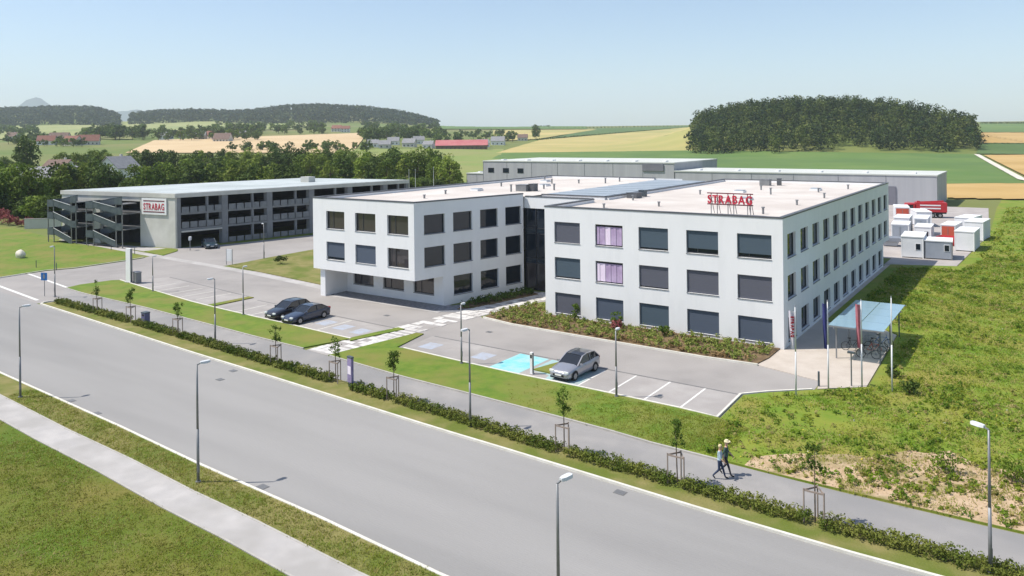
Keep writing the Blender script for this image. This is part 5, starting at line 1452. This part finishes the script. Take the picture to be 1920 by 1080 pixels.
container(5.15, 54.0, 3.2, 4, 2.35, .08, 'contgrey', 'grey blue low container beside the white windowed one', win=True)
container(7.4, 63.6, 2.4, 6, 2.7, -.05, 'white2', 'white container at the meadow edge, nearer one')
container(7.7, 76.2, 2.5, 6, 2.85, -.1, 'white2', 'white container at the meadow edge, farther one')
container(-2.4, 76.8, 2.2, 6, 2.9, .05, 'white2', 'white container deep in the yard next to the office wall')
container(.25, 77.9, 1.9, 6, 2.8, .05, 'white2', 'white container deep in the yard behind the orange one', door='contgrey')
container(4.35, 74.9, 2.0, 6, 2.3, -.08, 'white2', 'container with an orange red door in the middle of the yard', door='orange')
container(-.9, 92, 2.4, 6, 2.6, .3, 'white2', 'white container farthest back near the red truck')
def skip(x, y, rz, mat, label):
    o = empty('waste_skip', (x, y, .05), rz, label, 'skip', 'skips in the yard')
    m = MB()
    a, b = 1.5, 1.1
    lo = [(-a * .6, -b * .8, .1), (a * .6, -b * .8, .1), (a * .6, b * .8, .1), (-a * .6, b * .8, .1)]; hi = [(-a, -b, 1.3), (a, -b, 1.3), (a, b, 1.3), (-a, b, 1.3)]
    m.face(lo[::-1])
    for i in range(4): m.face([lo[i], lo[(i + 1) % 4], hi[(i + 1) % 4], hi[i]])
    il = [(p[0] * .92, p[1] * .92, .2) for p in lo]; ih = [(p[0] * .95, p[1] * .95, 1.3) for p in hi]
    m.face(il)
    for i in range(4): m.face([il[(i + 1) % 4], il[i], ih[i], ih[(i + 1) % 4]]); m.face([hi[i], hi[(i + 1) % 4], ih[(i + 1) % 4], ih[i]])
    m.build('tub', M[mat], o)
    for s in (-1, 1):
        q = MB(); q.beam((-.9, s * 1.13, .7), (.9, s * 1.13, .7), .08, .12); q.build('lifting_rail', M['galv'], o)
container(-1.6, 69.5, 2.4, 5, 2.6, .08, 'white2', 'white container in the second rank against the office wall', door='contgrey')
container(1.6, 68.6, 2.2, 5, 2.5, .03, 'white2', 'white container between the two skips', win=True)
container(5.6, 84.5, 2.4, 6, 2.6, -.2, 'white2', 'white container behind the orange doored one')
container(-5.2, 98, 2.4, 6, 2.7, .2, 'white2', 'white container in front of the hall gates', door='orange')
skip(5.0, 69.3, -.2, 'truckred', 'bright red skip beside the meadow edge containers')
skip(3.0, 62.5, .2, 'orange', 'orange red skip between the containers'); skip(-2.2, 64.5, .1, 'contgrey', 'grey skip between the containers')
def pallet_stack(x, y, rz, n, label):
    o = empty('pallet_stack', (x, y, .05), rz, label, 'pallets', 'material stacks in the yard')
    for k in range(n):
        m = MB()
        for q in range(5): m.box(-.6 + q * .25, -.6 + q * .25 + .18, -.5, .5, k * .16 + .11, k * .16 + .14)
        for q in (-.5, -.06, .38): m.box(-.6, .6, q, q + .12, k * .16, k * .16 + .105)
        m.build('pallet', M['wood'], o)
pallet_stack(-3.2, 88, .2, 6, 'stack of wooden pallets in the yard by the office wall'); pallet_stack(4.2, 60.2, .1, 4, 'low pallet stack behind the windowed container'); pallet_stack(4.8, 83, .4, 5, 'pallet stack in the open part of the yard')
tr = empty('red_truck', (-2.8, 109.5, .05), R(14), 'red lorry with a white striped body in front of the grey hall', 'truck')
m = MB(); m.box(-3.6, 3.6, -1.15, 1.15, .85, 1.15); m.build('chassis', M['black'], tr)
m = MB(); m.box(-1.7, 3.7, -1.22, 1.22, 1.16, 3.0); bd = m.build('load_body', M['truckred'], tr)
for z in (1.75, 2.35):
    m = MB(); m.box(-1.0, 2.6, -1.26, -1.222, z, z + .25); m.build('stripe', M['white'], bd)
m = MB(); pts_ = [(-3.7, .8), (-3.75, 1.7), (-3.45, 2.75), (-1.85, 2.8), (-1.85, .8)]
m.face([(x_, -1.2, z_) for x_, z_ in pts_][::-1]); m.face([(x_, 1.2, z_) for x_, z_ in pts_])
for i in range(5):
    a, b = pts_[i], pts_[(i + 1) % 5]; m.face([(a[0], -1.2, a[1]), (b[0], -1.2, b[1]), (b[0], 1.2, b[1]), (a[0], 1.2, a[1])][::-1])
cb = m.build('cab', M['truckred'], tr)
m = MB(); m.box(-3.2, -2.2, -1.225, -1.202, 1.75, 2.5); m.build('side_window', M['carglass'], cb)
for x_ in (-2.8, 1.2, 2.5):
    for s in (-1, 1):
        m = MB(); m.tube((x_, s * .85, .5), (x_, s * 1.18, .5), .5, .5, 16); wo = m.build('wheel', M['black'], tr)
        m = MB(); m.tube((x_, s * 1.15, .5), (x_, s * 1.2, .5), .27, .25, 12); m.build('rim', M['rim'], wo)
m = MB(); m.beam((-1.2, -.4, 3.0), (3.2, -.4, 3.25), .3, .3); m.beam((-1.2, -.4, 3.28), (-1.2, -.4, 3.0), .5, .5); m.build('crane_arm', M['truckred'], tr)

# ------------------------------------------------------------------ terrace: flagpoles, bicycle stand
def flag(x, y, h, mat, label, fw, z0, z1, side=-1, letters_=False, lean=0):
    o = empty('flagpole', (x, y, .05), R(35), label, 'flagpole', 'flagpoles on the terrace')
    m = MB(); m.tube((0, 0, 0), (0, 0, h * .5), .055, .048, 10); m.tube((0, 0, h * .5), (0, 0, h), .048, .03, 10); m.build('pole', M['lampwhite'], o, smooth=True)
    m = MB(); m.tube((0, 0, h), (0, 0, h + .09), .05, .015, 8); m.build('finial', M['galv'], o)
    if mat:
        m = MB(); n = 14; cols = 5
        for i in range(n):
            for j in range(cols):
                P = []
                for (ii, jj) in ((i, j), (i, j + 1), (i + 1, j + 1), (i + 1, j)):
                    t, s = ii / n, jj / cols
                    wv = math.sin(s * 7 + t * 3.0) * .07 * s
                    P.append((side * (.06 + fw * s * (1 - .25 * t)), wv, z1 - (z1 - z0) * t + .05 * s))
                m.face(P)
        m.build('flag', M[mat], o, smooth=True)
    if letters_:
        letters('STRABAG', .2, .012, M['red'], o, (0, 0, 0), name='flag_letter', width=1.35)
        for c_ in o.children:
            if c_.name.startswith('flag_letter'):
                c_.rotation_euler = (0, R(90), 0); c_.location = (side * (.13 + fw * .55), -.10, z1 - .3)
flag(3.63, -10.5, 5.8, 'whiteflag', 'flagpole with a white banner, leftmost of the four', .34, 3.05, 5.5, letters_=True)
flag(4.98, -7.7, 5.8, 'navyflag', 'flagpole with a limp dark navy flag, second from the left', .27, 2.6, 5.6)
flag(6.78, -6.3, 5.8, 'redflag', 'flagpole with a red flag, third from the left', .30, 2.6, 5.5)
flag(8.6, -6.3, 6.2, None, 'bare white flagpole, rightmost of the four', .4, 2.6, 5.4)
m = MB(); m.tube((0, 0, 0), (0, 0, 1.0), .07, .065, 10); m.tube((0, 0, 1.0), (0, 0, 1.05), .075, .03, 10)
tag(m.build('bollard', M['steel_dk'], None, (4.35, -7.6, .02)), 'dark bollard at the tip of the asphalt by the terrace', 'bollard')
o = empty('terrace_light', (6.15, -6.4, .05), 0, 'short dark light column on the sunny part of the terrace', 'light column')
m = MB(); m.tube((0, 0, 0), (0, 0, 2.2), .05, .045, 8); m.build('post', M['galv'], o); m = MB(); m.box(-.22, .22, -.12, .12, 2.2, 2.32); m.build('head', M['steel_dk'], o)

def shaded_glass(name, c, fac):
    m = bpy.data.materials.new(name); nt_, b = nodes_of(m)
    b.inputs['Base Color'].default_value = (*c, 1); b.inputs['Roughness'].default_value = .08; b.inputs['Specular IOR Level'].default_value = .8
    t = nt_.nodes.new('ShaderNodeBsdfTransparent'); t.inputs[0].default_value = (.80, .90, .92, 1)
    mx = nt_.nodes.new('ShaderNodeMixShader'); mx.inputs[0].default_value = fac
    nt_.links.new(t.outputs[0], mx.inputs[1]); nt_.links.new(b.outputs[0], mx.inputs[2]); nt_.links.new(mx.outputs[0], nt_.nodes['Material Output'].inputs['Surface'])
    return m
M['canopyglass'] = shaded_glass('canopy_glass', (.38, .55, .66), .62)
sh = empty('bicycle_shelter', (5.4, 4.0, .06), 0, 'bicycle shelter with a pale blue glass roof beside the office', 'shelter')
for i in range(2):
    for j in range(4):
        m = MB(); m.box(-1.9 + i * 1.91, -1.9 + i * 1.91 + 1.86, -4.9 + j * 2.55, -4.9 + j * 2.55 + 2.5, 2.58, 2.61); m.build('roof_pane', M['canopyglass'], sh)
for y_ in (-4.95, -2.37, .18, 2.73, 5.28):
    m = MB(); m.beam((-1.95, y_, 2.53), (1.95, y_, 2.53), .07, .09); m.build('rafter', M['galv'], sh)
for x_ in (-1.5, 1.5):
    m = MB(); m.beam((x_, -5.0, 2.44), (x_, 5.35, 2.44), .09, .1); m.build('purlin', M['galv'], sh)
    for y_ in (-4.2, .2, 4.6):
        m = MB(); m.beam((x_, y_, 0), (x_, y_, 2.39), .09, .09); m.build('post', M['steel_dk' if x_ > 0 else 'galv'], sh)
for k in range(5):
    m = MB(); y_ = -3.0 + k * 1.25
    m.tube((-.4, y_, 0), (-.4, y_, .8), .022, n=6); m.tube((.4, y_, 0), (.4, y_, .8), .022, n=6); m.tube((-.4, y_, .8), (.4, y_, .8), .022, n=6); m.build('bike_rack', M['galv'], sh)
def bicycle(x, y, rz, mat, label):
    o = empty('bicycle', (x, y, .06), rz, label, 'bicycle', 'bicycles at the shelter')
    for xx in (-.52, .52):
        m = MB(); m.ring((xx, 0, .34), (0, 1, 0), .32, .022, 18, 6); wo = m.build('wheel', M['black'], o)
        m = MB()
        for q in range(8):
            t = math.pi * q / 8
            m.tube((xx - math.cos(t) * .31, 0, .34 - math.sin(t) * .31), (xx + math.cos(t) * .31, 0, .34 + math.sin(t) * .31), .004, n=3)
        m.tube((xx, -.05, .34), (xx, .05, .34), .03, n=8); m.build('spokes', M['galv'], wo)
    m = MB()
    bb, hd, st_, ra, fa = (-.06, 0, .30), (.36, 0, .82), (-.2, 0, .80), (-.52, 0, .34), (.52, 0, .34)
    for p, q in ((bb, hd), (bb, st_), (st_, (.34, 0, .80)), (bb, ra), (st_, ra), (hd, fa)): m.tube(p, q, .018, n=6)
    m.tube(st_, (-.23, 0, .93), .014, n=6); m.tube(hd, (.33, 0, .98), .015, n=6); m.build('frame', M[mat], o)
    m = MB(); m.box(-.36, -.12, -.07, .07, .93, .98); m.build('saddle', M['black'], o)
    m = MB(); m.tube((.33, -.29, 1.0), (.33, .29, 1.0), .014, n=6); m.build('handlebar', M['black'], o)
    m = MB(); m.tube((-.06, -.1, .30), (-.06, .1, .30), .07, n=10); m.build('crank', M['galv'], o)
bicycle(4.5, 2.6, R(20), 'black', 'black bicycle at the left side of the shelter')
bicycle(5.9, 1.0, R(10), 'galv', 'grey bicycle nearest the front of the shelter'); bicycle(6.1, 2.3, R(14), 'orange', 'orange framed bicycle in the middle of the shelter')
bicycle(6.0, 3.5, R(8), 'steel_dk', 'dark grey bicycle behind the orange one'); bicycle(6.2, 4.8, R(12), 'blue', 'blue bicycle deepest in the shelter')

# ------------------------------------------------------------------ signs and small street furniture
o = empty('white_pylon', (-73.1, -12.6, .05), R(6), 'tall white slab pylon at the car park drive', 'pylon')
m = MB(); m.box(-.42, .42, -.14, .14, .12, 4.1); m.build('panel', M['white'], o); m = MB(); m.box(-.55, .55, -.25, .25, 0, .12); m.build('plinth', M['concrete'], o)
m = MB(); m.box(.421, .46, -.13, .13, .14, 4.05); m.build('shade_side', M['galv'], o)  # grey sheet stands for the shaded right end of the white slab
o = empty('utility_cabinet', (-72.2, -12.1, .05), R(-10), 'grey utility cabinet at the foot of the white pylon', 'cabinet')
m = MB(); m.box(-.5, .5, -.3, .3, .06, 1.25); m.build('cabinet_body', M['mesh_panel'], o); m = MB(); m.box(-.55, .55, -.35, .35, 1.252, 1.32); m.build('lid', M['galv'], o); m = MB(); m.box(-.46, .46, -.32, -.301, .12, 1.18); m.build('door', M['galv'], o)
o = empty('blue_road_sign', (-73.6, -21.8, .02), R(20), 'square blue road sign on a pole at the junction', 'road sign')
m = MB(); m.tube((0, 0, 0), (0, 0, 2.6), .035, n=8); m.build('pole', M['galv'], o); m = MB(); m.box(-.42, .42, -.06, -.036, 1.75, 2.6); b_ = m.build('panel', M['blue'], o)
m = MB(); m.box(-.12, .12, -.075, -.061, 1.95, 2.35); m.box(-.07, .07, -.075, -.0615, 2.38, 2.5); m.build('symbol', M['galv'], b_)
o = empty('information_board', (-74.0, 1.7, .05), R(20), 'white notice board on two posts before the car park drive', 'board')
m = MB(); m.box(-.4, .4, -.04, .04, .5, 2.1); m.build('panel', M['white'], o)
for x_ in (-.46, .46): m = MB(); m.beam((x_, 0, 0), (x_, 0, 2.15), .06, .06); m.build('post', M['galv'], o)
o = empty('waste_bin', (-51.2, -22.9, .1), 0, 'slate blue waste bin in the hedge gap at the left', 'bin')
m = MB(); m.box(-.3, .3, -.25, .25, .1, 1.05); m.build('bin_body', M['binblue'], o); m = MB(); m.box(-.33, .33, -.28, .28, 1.052, 1.14); m.build('lid', M['steel_dk'], o); m = MB(); m.box(-.2, .2, -.262, -.251, .8, .95); m.build('slot', M['black'], o); m = MB(); m.box(-.08, .08, -.08, .08, 0, .1); m.build('foot', M['galv'], o)
o = empty('violet_board', (-21.9, -25.0, .1), R(-12), 'narrow violet information column in the hedge gap', 'board')
m = MB(); m.box(-.26, .26, -.09, .09, .35, 2.0); m.build('panel', M['purple'], o); m = MB(); m.box(-.28, .28, -.11, .11, 2.002, 2.1); m.build('cap', M['steel_dk'], o); m = MB(); m.box(-.2, .2, -.07, .07, 0, .35); m.build('foot', M['steel_dk'], o); m = MB(); m.box(-.2, .2, -.105, -.091, .9, 1.45); m.build('notice', M['whiteflag'], o)
o = empty('charging_post', (-13.3, -15.7, .02), 0, 'white charging post at the turquoise bays', 'charging post')
m = MB(); m.box(-.1, .1, -.09, .09, .05, 1.55); m.build('housing', M['white'], o); m = MB(); m.box(.101, .13, -.08, .08, .1, 1.5); m.build('side_panel', M['galv'], o); m = MB(); m.box(-.07, .07, -.1, -.091, 1.15, 1.4); m.build('screen', M['black'], o); m = MB(); m.box(-.16, .16, -.15, .15, 0, .05); m.build('foot', M['concrete'], o)
# gate posts at the car park entrance
o = empty('barrier_post', (-91.5, 6.9, .02), R(-50), 'white ticket post at the car park entrance', 'ticket post')
m = MB(); m.tube((0, 0, 0), (0, 0, 1.9), .06, n=8); m.build('pole', M['galv'], o); m = MB(); m.box(-.35, .35, -.12, .12, 1.55, 2.1); m.build('housing', M['white'], o)
# stone and markers on the upper left lawn
rng = np.random.default_rng(5)
bm = bmesh.new(); bmesh.ops.create_icosphere(bm, subdivisions=3, radius=1.0)
for v in bm.verts:
    n_ = 1 + .10 * math.sin(v.co.x * 3 + 1) * math.cos(v.co.y * 3.4) + .06 * math.sin(v.co.z * 4.1 + v.co.x * 2)
    v.co = Vector((v.co.x * .85 * n_, v.co.y * .6 * n_, v.co.z * .75 * n_ + .25))
me = bpy.data.meshes.new('boulder'); bm.to_mesh(me); bm.free(); me.materials.append(M['stone'])
tag(link(bpy.data.objects.new('boulder', me)), 'pale cream boulder on the lawn at the far left', 'boulder').location = (-106.1, -10.9, .3)
for k, (px, py) in enumerate(((88, 451), (100, 437), (124, 455), (65, 503), (103, 508), (250, 478), (163, 463), (206, 470))):
    a = (px - 960) / 1431; Y = 17 * 1431 / (py - 256 - .0118 * (960 - px)); x, y = o2w(a * Y, Y)
    m = MB(); m.tube((0, 0, 0), (0, 0, .95), .05, .045, 8); m.tube((0, 0, .95), (0, 0, 1.0), .05, .02, 8)
    tag(m.build('marker_post', M['steel_dk'], None, (x, y, .08)), 'short dark marker post on the grass around the car park drive', 'post', 'marker posts around the car park drive')
o = empty('retaining_wall', far(78, 150), YAW + .1, 'pale concrete wall left of the car park stairs', 'wall')
m = MB(); m.box(-3.4, 3.4, 0, .3, 0, 1.9); m.build('wall_panel', M['conc_w'], o); m = MB(); m.box(-3.5, 3.5, -.05, .35, 1.902, 2.0); m.build('coping', M['concrete'], o)

# ------------------------------------------------------------------ two walkers
def walker(loc, rz, h, shirt, trousers, hairc, label, hat=None, phase=1):
    o = empty('person', loc, rz, label, 'person', 'two people walking on the footpath')
    k = h / 1.76
    J = {}; E_ = []
    def add(nm, p, r, par=None):
        J[nm] = (len(J), Vector(p) * k, r * k)
        if par: E_.append((J[par][0], J[nm][0]))
    s = phase
    add('pel', (0, 0, .95), (.135)); add('bel', (.01, 0, 1.08), .125, 'pel'); add('chest', (.02, 0, 1.28), .145, 'bel'); add('shb', (.02, 0, 1.43), .10, 'chest'); add('neck', (.03, 0, 1.51), .055, 'shb')
    add('head0', (.04, 0, 1.59), .085, 'neck'); add('head1', (.05, 0, 1.68), .095, 'head0'); add('head2', (.045, 0, 1.735), .07, 'head1')
    for sd, f in ((1, s), (-1, -s)):
        n = 'L' if sd > 0 else 'R'
        add(n + 'hip', (0.0, sd * .09, .90), .095, 'pel'); add(n + 'kn', (.16 if f > 0 else -.02, sd * .10, .50), .062, n + 'hip')
        add(n + 'an', (.27 if f > 0 else -.34, sd * .10, .085 if f > 0 else .16), .042, n + 'kn')
        add(n + 'toe', (.44 if f > 0 else -.22, sd * .11, .045 if f > 0 else .045), .038, n + 'an')
        add(n + 'sh', (.02, sd * .185, 1.42), .062, 'shb'); add(n + 'el', (-.10 if f > 0 else .08, sd * .235, 1.15), .045, n + 'sh'); add(n + 'wr', (-.07 if f > 0 else .26, sd * .235, .94 if f > 0 else 1.0), .031, n + 'el')
        add(n + 'pa', (-.04 if f > 0 else .31, sd * .23, .87 if f > 0 else .95), .036, n + 'wr')
    names = list(J)
    me = bpy.data.meshes.new('body'); me.from_pydata([J[n][1] for n in names], E_, []); me.update()
    ob = bpy.data.objects.new('body', me); COL.objects.link(ob)
    md = ob.modifiers.new('skin', 'SKIN'); ob.modifiers.new('sub', 'SUBSURF').levels = 2
    for i, n in enumerate(names):
        sv_ = me.skin_vertices[0].data[i]; sv_.radius = (J[n][2], J[n][2]); sv_.use_root = (n == 'pel')
    bpy.context.view_layer.update()
    ev = bpy.data.meshes.new_from_object(ob.evaluated_get(bpy.context.evaluated_depsgraph_get()))
    bpy.data.objects.remove(ob)
    bm = bmesh.new(); bm.from_mesh(ev)
    mats_ = [M['skin'], M[shirt], M[trousers], M['black']]
    for f in bm.faces:
        c = f.calc_center_median() / k; f.smooth = True
        if c.z < .11 and abs(c.y) < .2: f.material_index = 3
        elif c.z < 1.0 and abs(c.y) < .205: f.material_index = 2
        elif c.z < 1.475 and not (abs(c.y) > .19 and c.z < 1.14): f.material_index = 1
        else: f.material_index = 0
    # fingers rooted in the palms, in the same mesh
    for n in ('L', 'R'):
        p = J[n + 'pa'][1]; w0 = J[n + 'wr'][1]; d = (p - w0).normalized(); sd = 1 if n == 'L' else -1
        q = Vector((0, 1, 0)).cross(d).normalized()
        for i_, (of, ln) in enumerate(((-.026, .06), (-.009, .075), (.009, .072), (.026, .055), (.04, .045))):
            a = p + q * (of * k) + d * (.01 * k if i_ < 4 else -.03 * k)
            mid = a + d * (ln * .55 * k) + q * (.02 * k if i_ == 4 else 0) ; e_ = mid + d * (ln * .45 * k) + Vector((0, -sd * .018 * k, 0))
            t = MB(); t.tube(a, mid, .0095 * k, .009 * k, 6); t.tube(mid, e_, .009 * k, .007 * k, 6)
            vs = [bm.verts.new(v) for v in t.v]
            for fc in t.f:
                try: nf = bm.faces.new([vs[z] for z in fc]); nf.material_index = 0
                except ValueError: pass
    # nose
    hd = J['head1'][1]; t = MB(); t.tube(hd + Vector((.085, 0, .005)) * k, hd + Vector((.115, 0, -.02)) * k, .012 * k, .016 * k, 6)
    vs = [bm.verts.new(v) for v in t.v]
    for fc in t.f: bm.faces.new([vs[z] for z in fc])
    me2 = bpy.data.meshes.new('body'); bm.to_mesh(me2); bm.free()
    for m_ in mats_: me2.materials.append(m_)
    b_ = link(bpy.data.objects.new('body', me2), o)
    # face marks, hair
    m = MB()
    for sd in (-1, 1): m.obox(hd + Vector((.092, sd * .034, .015)) * k, (.006, 0, 0), (0, .014, 0), (0, 0, .007))
    m.obox(hd + Vector((.088, 0, -.05)) * k, (.006, 0, 0), (0, .024, 0), (0, 0, .005)); m.build('facial_features', M['black'], o)
    bm = bmesh.new(); bmesh.ops.create_uvsphere(bm, u_segments=16, v_segments=10, radius=1.0)
    for v in list(bm.verts):
        if v.co.z < -.35 or (v.co.x > .45 and v.co.z < .35): bm.verts.remove(v)
    for v in bm.verts: v.co = Vector((v.co.x * .108, v.co.y * .103, v.co.z * .105)) * k + hd + Vector((-.012, 0, .022)) * k
    me3 = bpy.data.meshes.new('hair'); bm.to_mesh(me3); bm.free(); me3.materials.append(M[hairc]); link(bpy.data.objects.new('hair', me3), o)
    if hat:
        m = MB(); c0 = hd + Vector((0, 0, .075)) * k
        m.tube(c0, c0 + Vector((0, 0, .08)) * k, .118 * k, .085 * k, 14); m.tube(c0 + Vector((.03, 0, -.008)) * k, c0 + Vector((.03, 0, .008)) * k, .165 * k, .16 * k, 14); m.build('sun_hat', M[hat], o)
    return o
M['skin'] = pm('skin', (.52, .32, .23), rough=.6); M['shirt_a'] = pm('pale_blue_cloth', (.34, .44, .52), (.42, .52, .58), 8, .85); M['shirt_b'] = pm('dark_green_cloth', (.045, .085, .075), (.06, .10, .09), 8, .85)
M['jeans'] = pm('dark_blue_denim', (.03, .045, .09), (.045, .06, .11), 10, .9); M['trous'] = pm('dark_trousers', (.04, .04, .05), rough=.9); M['blond'] = pm('blond_hair', (.55, .46, .26), rough=.7); M['hatcol'] = pm('straw_hat', (.66, .58, .38), rough=.8)
walker((3.62, -24.5, .02), R(12), 1.66, 'shirt_a', 'jeans', 'blond', 'person in a pale blue top and dark jeans striding on the footpath', None, 1)
walker((3.74, -23.95, .02), R(8), 1.70, 'shirt_b', 'trous', 'blond', 'person in a dark green top and straw hat on the far side of the footpath', 'hatcol', -1)

# ------------------------------------------------------------------ village
def house(px, py, w_, d_, h, rz, wall, roof, label, group='village houses', rh=None, Y=None, z=None):
    if Y is None: X, Y = dist_at(px, py)
    else: X = (px - 960) / 1431 * Y
    x, y = o2w(X, Y); zz = float(zt(X, Y)) - .3
    o = empty('village_house', (x, y, zz), YAW + rz, label, 'house', group)
    rh = rh or w_ * .32
    m = MB(); m.box(-w_ / 2, w_ / 2, -d_ / 2, d_ / 2, 0, h)
    for s in (-1, 1):
        m.face([(s * w_ / 2, -d_ / 2, h), (s * w_ / 2, d_ / 2, h), (s * w_ / 2, 0, h + rh)][::s])
    m.build('wall', M[wall], o)
    m = MB(); e = .5
    for s in (-1, 1):
        p = [(-w_ / 2 - e, s * (d_ / 2 + e), h - e * rh / (d_ / 2)), (w_ / 2 + e, s * (d_ / 2 + e), h - e * rh / (d_ / 2)), (w_ / 2 + e, 0, h + rh + .02), (-w_ / 2 - e, 0, h + rh + .02)]
        if s > 0: p = p[::-1]
        m.face(p); m.face([(q[0], q[1], q[2] + .22) for q in p]); 
        for i in range(4):
            a, b = p[i], p[(i + 1) % 4]; m.face([a, b, (b[0], b[1], b[2] + .22), (a[0], a[1], a[2] + .22)])
    rf_ = m.build('roof', M[roof], o)
    m = MB(); m.box(w_ * .15, w_ * .15 + .7, .4, 1.1, h + rh * .5, h + rh + .9); m.build('chimney', M['plastc'], rf_)
    nw = max(2, int(w_ / 3.6))
    for k in range(nw):
        xx = -w_ / 2 + w_ * (k + .5) / nw
        for zz_ in ((1.0, 2.5),) + (((3.8, 5.2),) if h > 5 else ()):
            m = MB(); m.box(xx - .6, xx + .6, -d_ / 2 - .06, -d_ / 2 - .01, *zz_); m.build('window', M['frame'], o)
    return o
hr = random.Random(8)
x_ = 0
for k, (px, py, w_, d_, h, wall, roof, lb) in enumerate((
        (312, 262, 12, 9, 5, 'housewhite', 'greyroof', 'far white house with grey roof at the left of the hamlet'), (340, 258, 11, 9, 5.4, 'housewhite', 'brownroof', 'far white house with brown roof in the hamlet trees'),
        (358, 254, 10, 8, 5.4, 'housewhite', 'brickroof', 'far white house with red roof above the hamlet'), (376, 262, 12, 9, 5, 'plastc', 'greyroof', 'far cream house with grey roof in the hamlet'),
        (400, 261, 16, 9, 4.4, 'housewhite', 'brickroof', 'long far house with red roof beside the tan field'), (418, 266, 18, 9, 3.6, 'plastc', 'brownroof', 'long low farm building with brown roof by the tan field'),
        (452, 258, 11, 8, 5, 'housewhite', 'greyroof', 'far white house at the right end of the hamlet'),
        (632, 247, 14, 10, 5.4, 'plastc', 'brickroof', 'lone farmhouse with red roof above the tan field'), (648, 248, 12, 9, 5.6, 'housewhite', 'brickroof', 'white farmhouse beside the lone red roofed one'),
        (700, 276, 12, 9, 5, 'housewhite', 'greyroof', 'white village house with grey roof nearest the meadow'), (722, 278, 13, 9, 5, 'plastc', 'greyroof', 'cream village house with grey roof nearest the meadow'),
        (738, 272, 14, 9, 5.4, 'housewhite', 'greyroof', 'white village house in the second row'), (768, 276, 15, 10, 5.6, 'plastc', 'greyroof', 'large cream house with grey roof left of the red barn'),
        (785, 270, 14, 10, 6, 'housewhite', 'greyroof', 'tall white house with grey roof behind the large cream one'), (804, 278, 12, 9, 5, 'housewhite', 'greyroof', 'white house touching the left end of the red barn'),
        (745, 250, 12, 9, 5.4, 'housewhite', 'brickroof', 'white house among the trees under the ridge'), (700, 256, 12, 9, 5, 'plastc', 'brownroof', 'cream house with brown roof among the village trees'),
        (934, 272, 14, 9, 4.8, 'housewhite', 'greyroof', 'white house right of the red barn'), (980, 264, 12, 8, 4.4, 'plastc', 'brownroof', 'small house left of the lone field tree'),
        (88, 272, 16, 10, 4.6, 'housewhite', 'brickroof', 'white house with red roof above the left trees'), (112, 268, 22, 10, 4.2, 'plastc', 'brownroof', 'long brown roofed farm building above the left trees'),
        (136, 273, 16, 10, 4.6, 'plastc', 'brickroof', 'house with red brown roof right of the long farm building'), (24, 262, 14, 9, 4.6, 'housewhite', 'brownroof', 'small white house with brown roof at the left field edge'),
        (168, 272, 18, 10, 4.6, 'plastc', 'brickroof', 'red roofed house next to the pale field strip'))):
    kk = .78 if 690 < px < 830 else 1.0
    house(px, py, w_ * kk, d_ * kk, h * kk, hr.uniform(-.35, .35), wall, roof, lb)
house(84, 0, 20, 13, 5.6, .1, 'plastc', 'greyroof', 'large grey roofed house in the gap of the left trees', Y=255, rh=3.2)
house(112, 0, 9, 8, 7.4, -.2, 'housewhite', 'brownroof', 'white gabled house right of the large grey roof', Y=285)
house(222, 0, 9.5, 9, 8.2, 1.25, 'housewhite', 'greyroof', 'white gable house showing between the trees behind the car park', Y=262, rh=3.6)
house(866, 280.5, 46, 16, 4.2, .02, 'barnwall', 'barnroof', 'long low barn with a red roof in the middle distance', None, 4.6)
house(905, 276, 12, 10, 4.0, .3, 'housewhite', 'greyroof', 'white shed at the right end of the red barn')

# ------------------------------------------------------------------ air
hz = MB(); hz.box(-12000, 12000, -12000, 12000, -2.0, 720.0)
ho = hz.build('haze', [], None, (CAMX, CAMY, 0)); ho['kind'] = 'stuff'
hm = bpy.data.materials.new('summer_haze'); hm.use_nodes = True; hn = hm.node_tree; hn.nodes.clear()
out = hn.nodes.new('ShaderNodeOutputMaterial'); pv = hn.nodes.new('ShaderNodeVolumePrincipled')
pv.inputs['Color'].default_value = (.80, .89, 1.0, 1); pv.inputs['Density'].default_value = 0.00010; pv.inputs['Anisotropy'].default_value = 0.0
hn.links.new(pv.outputs[0], out.inputs['Volume'])
ho.data.materials.append(hm)
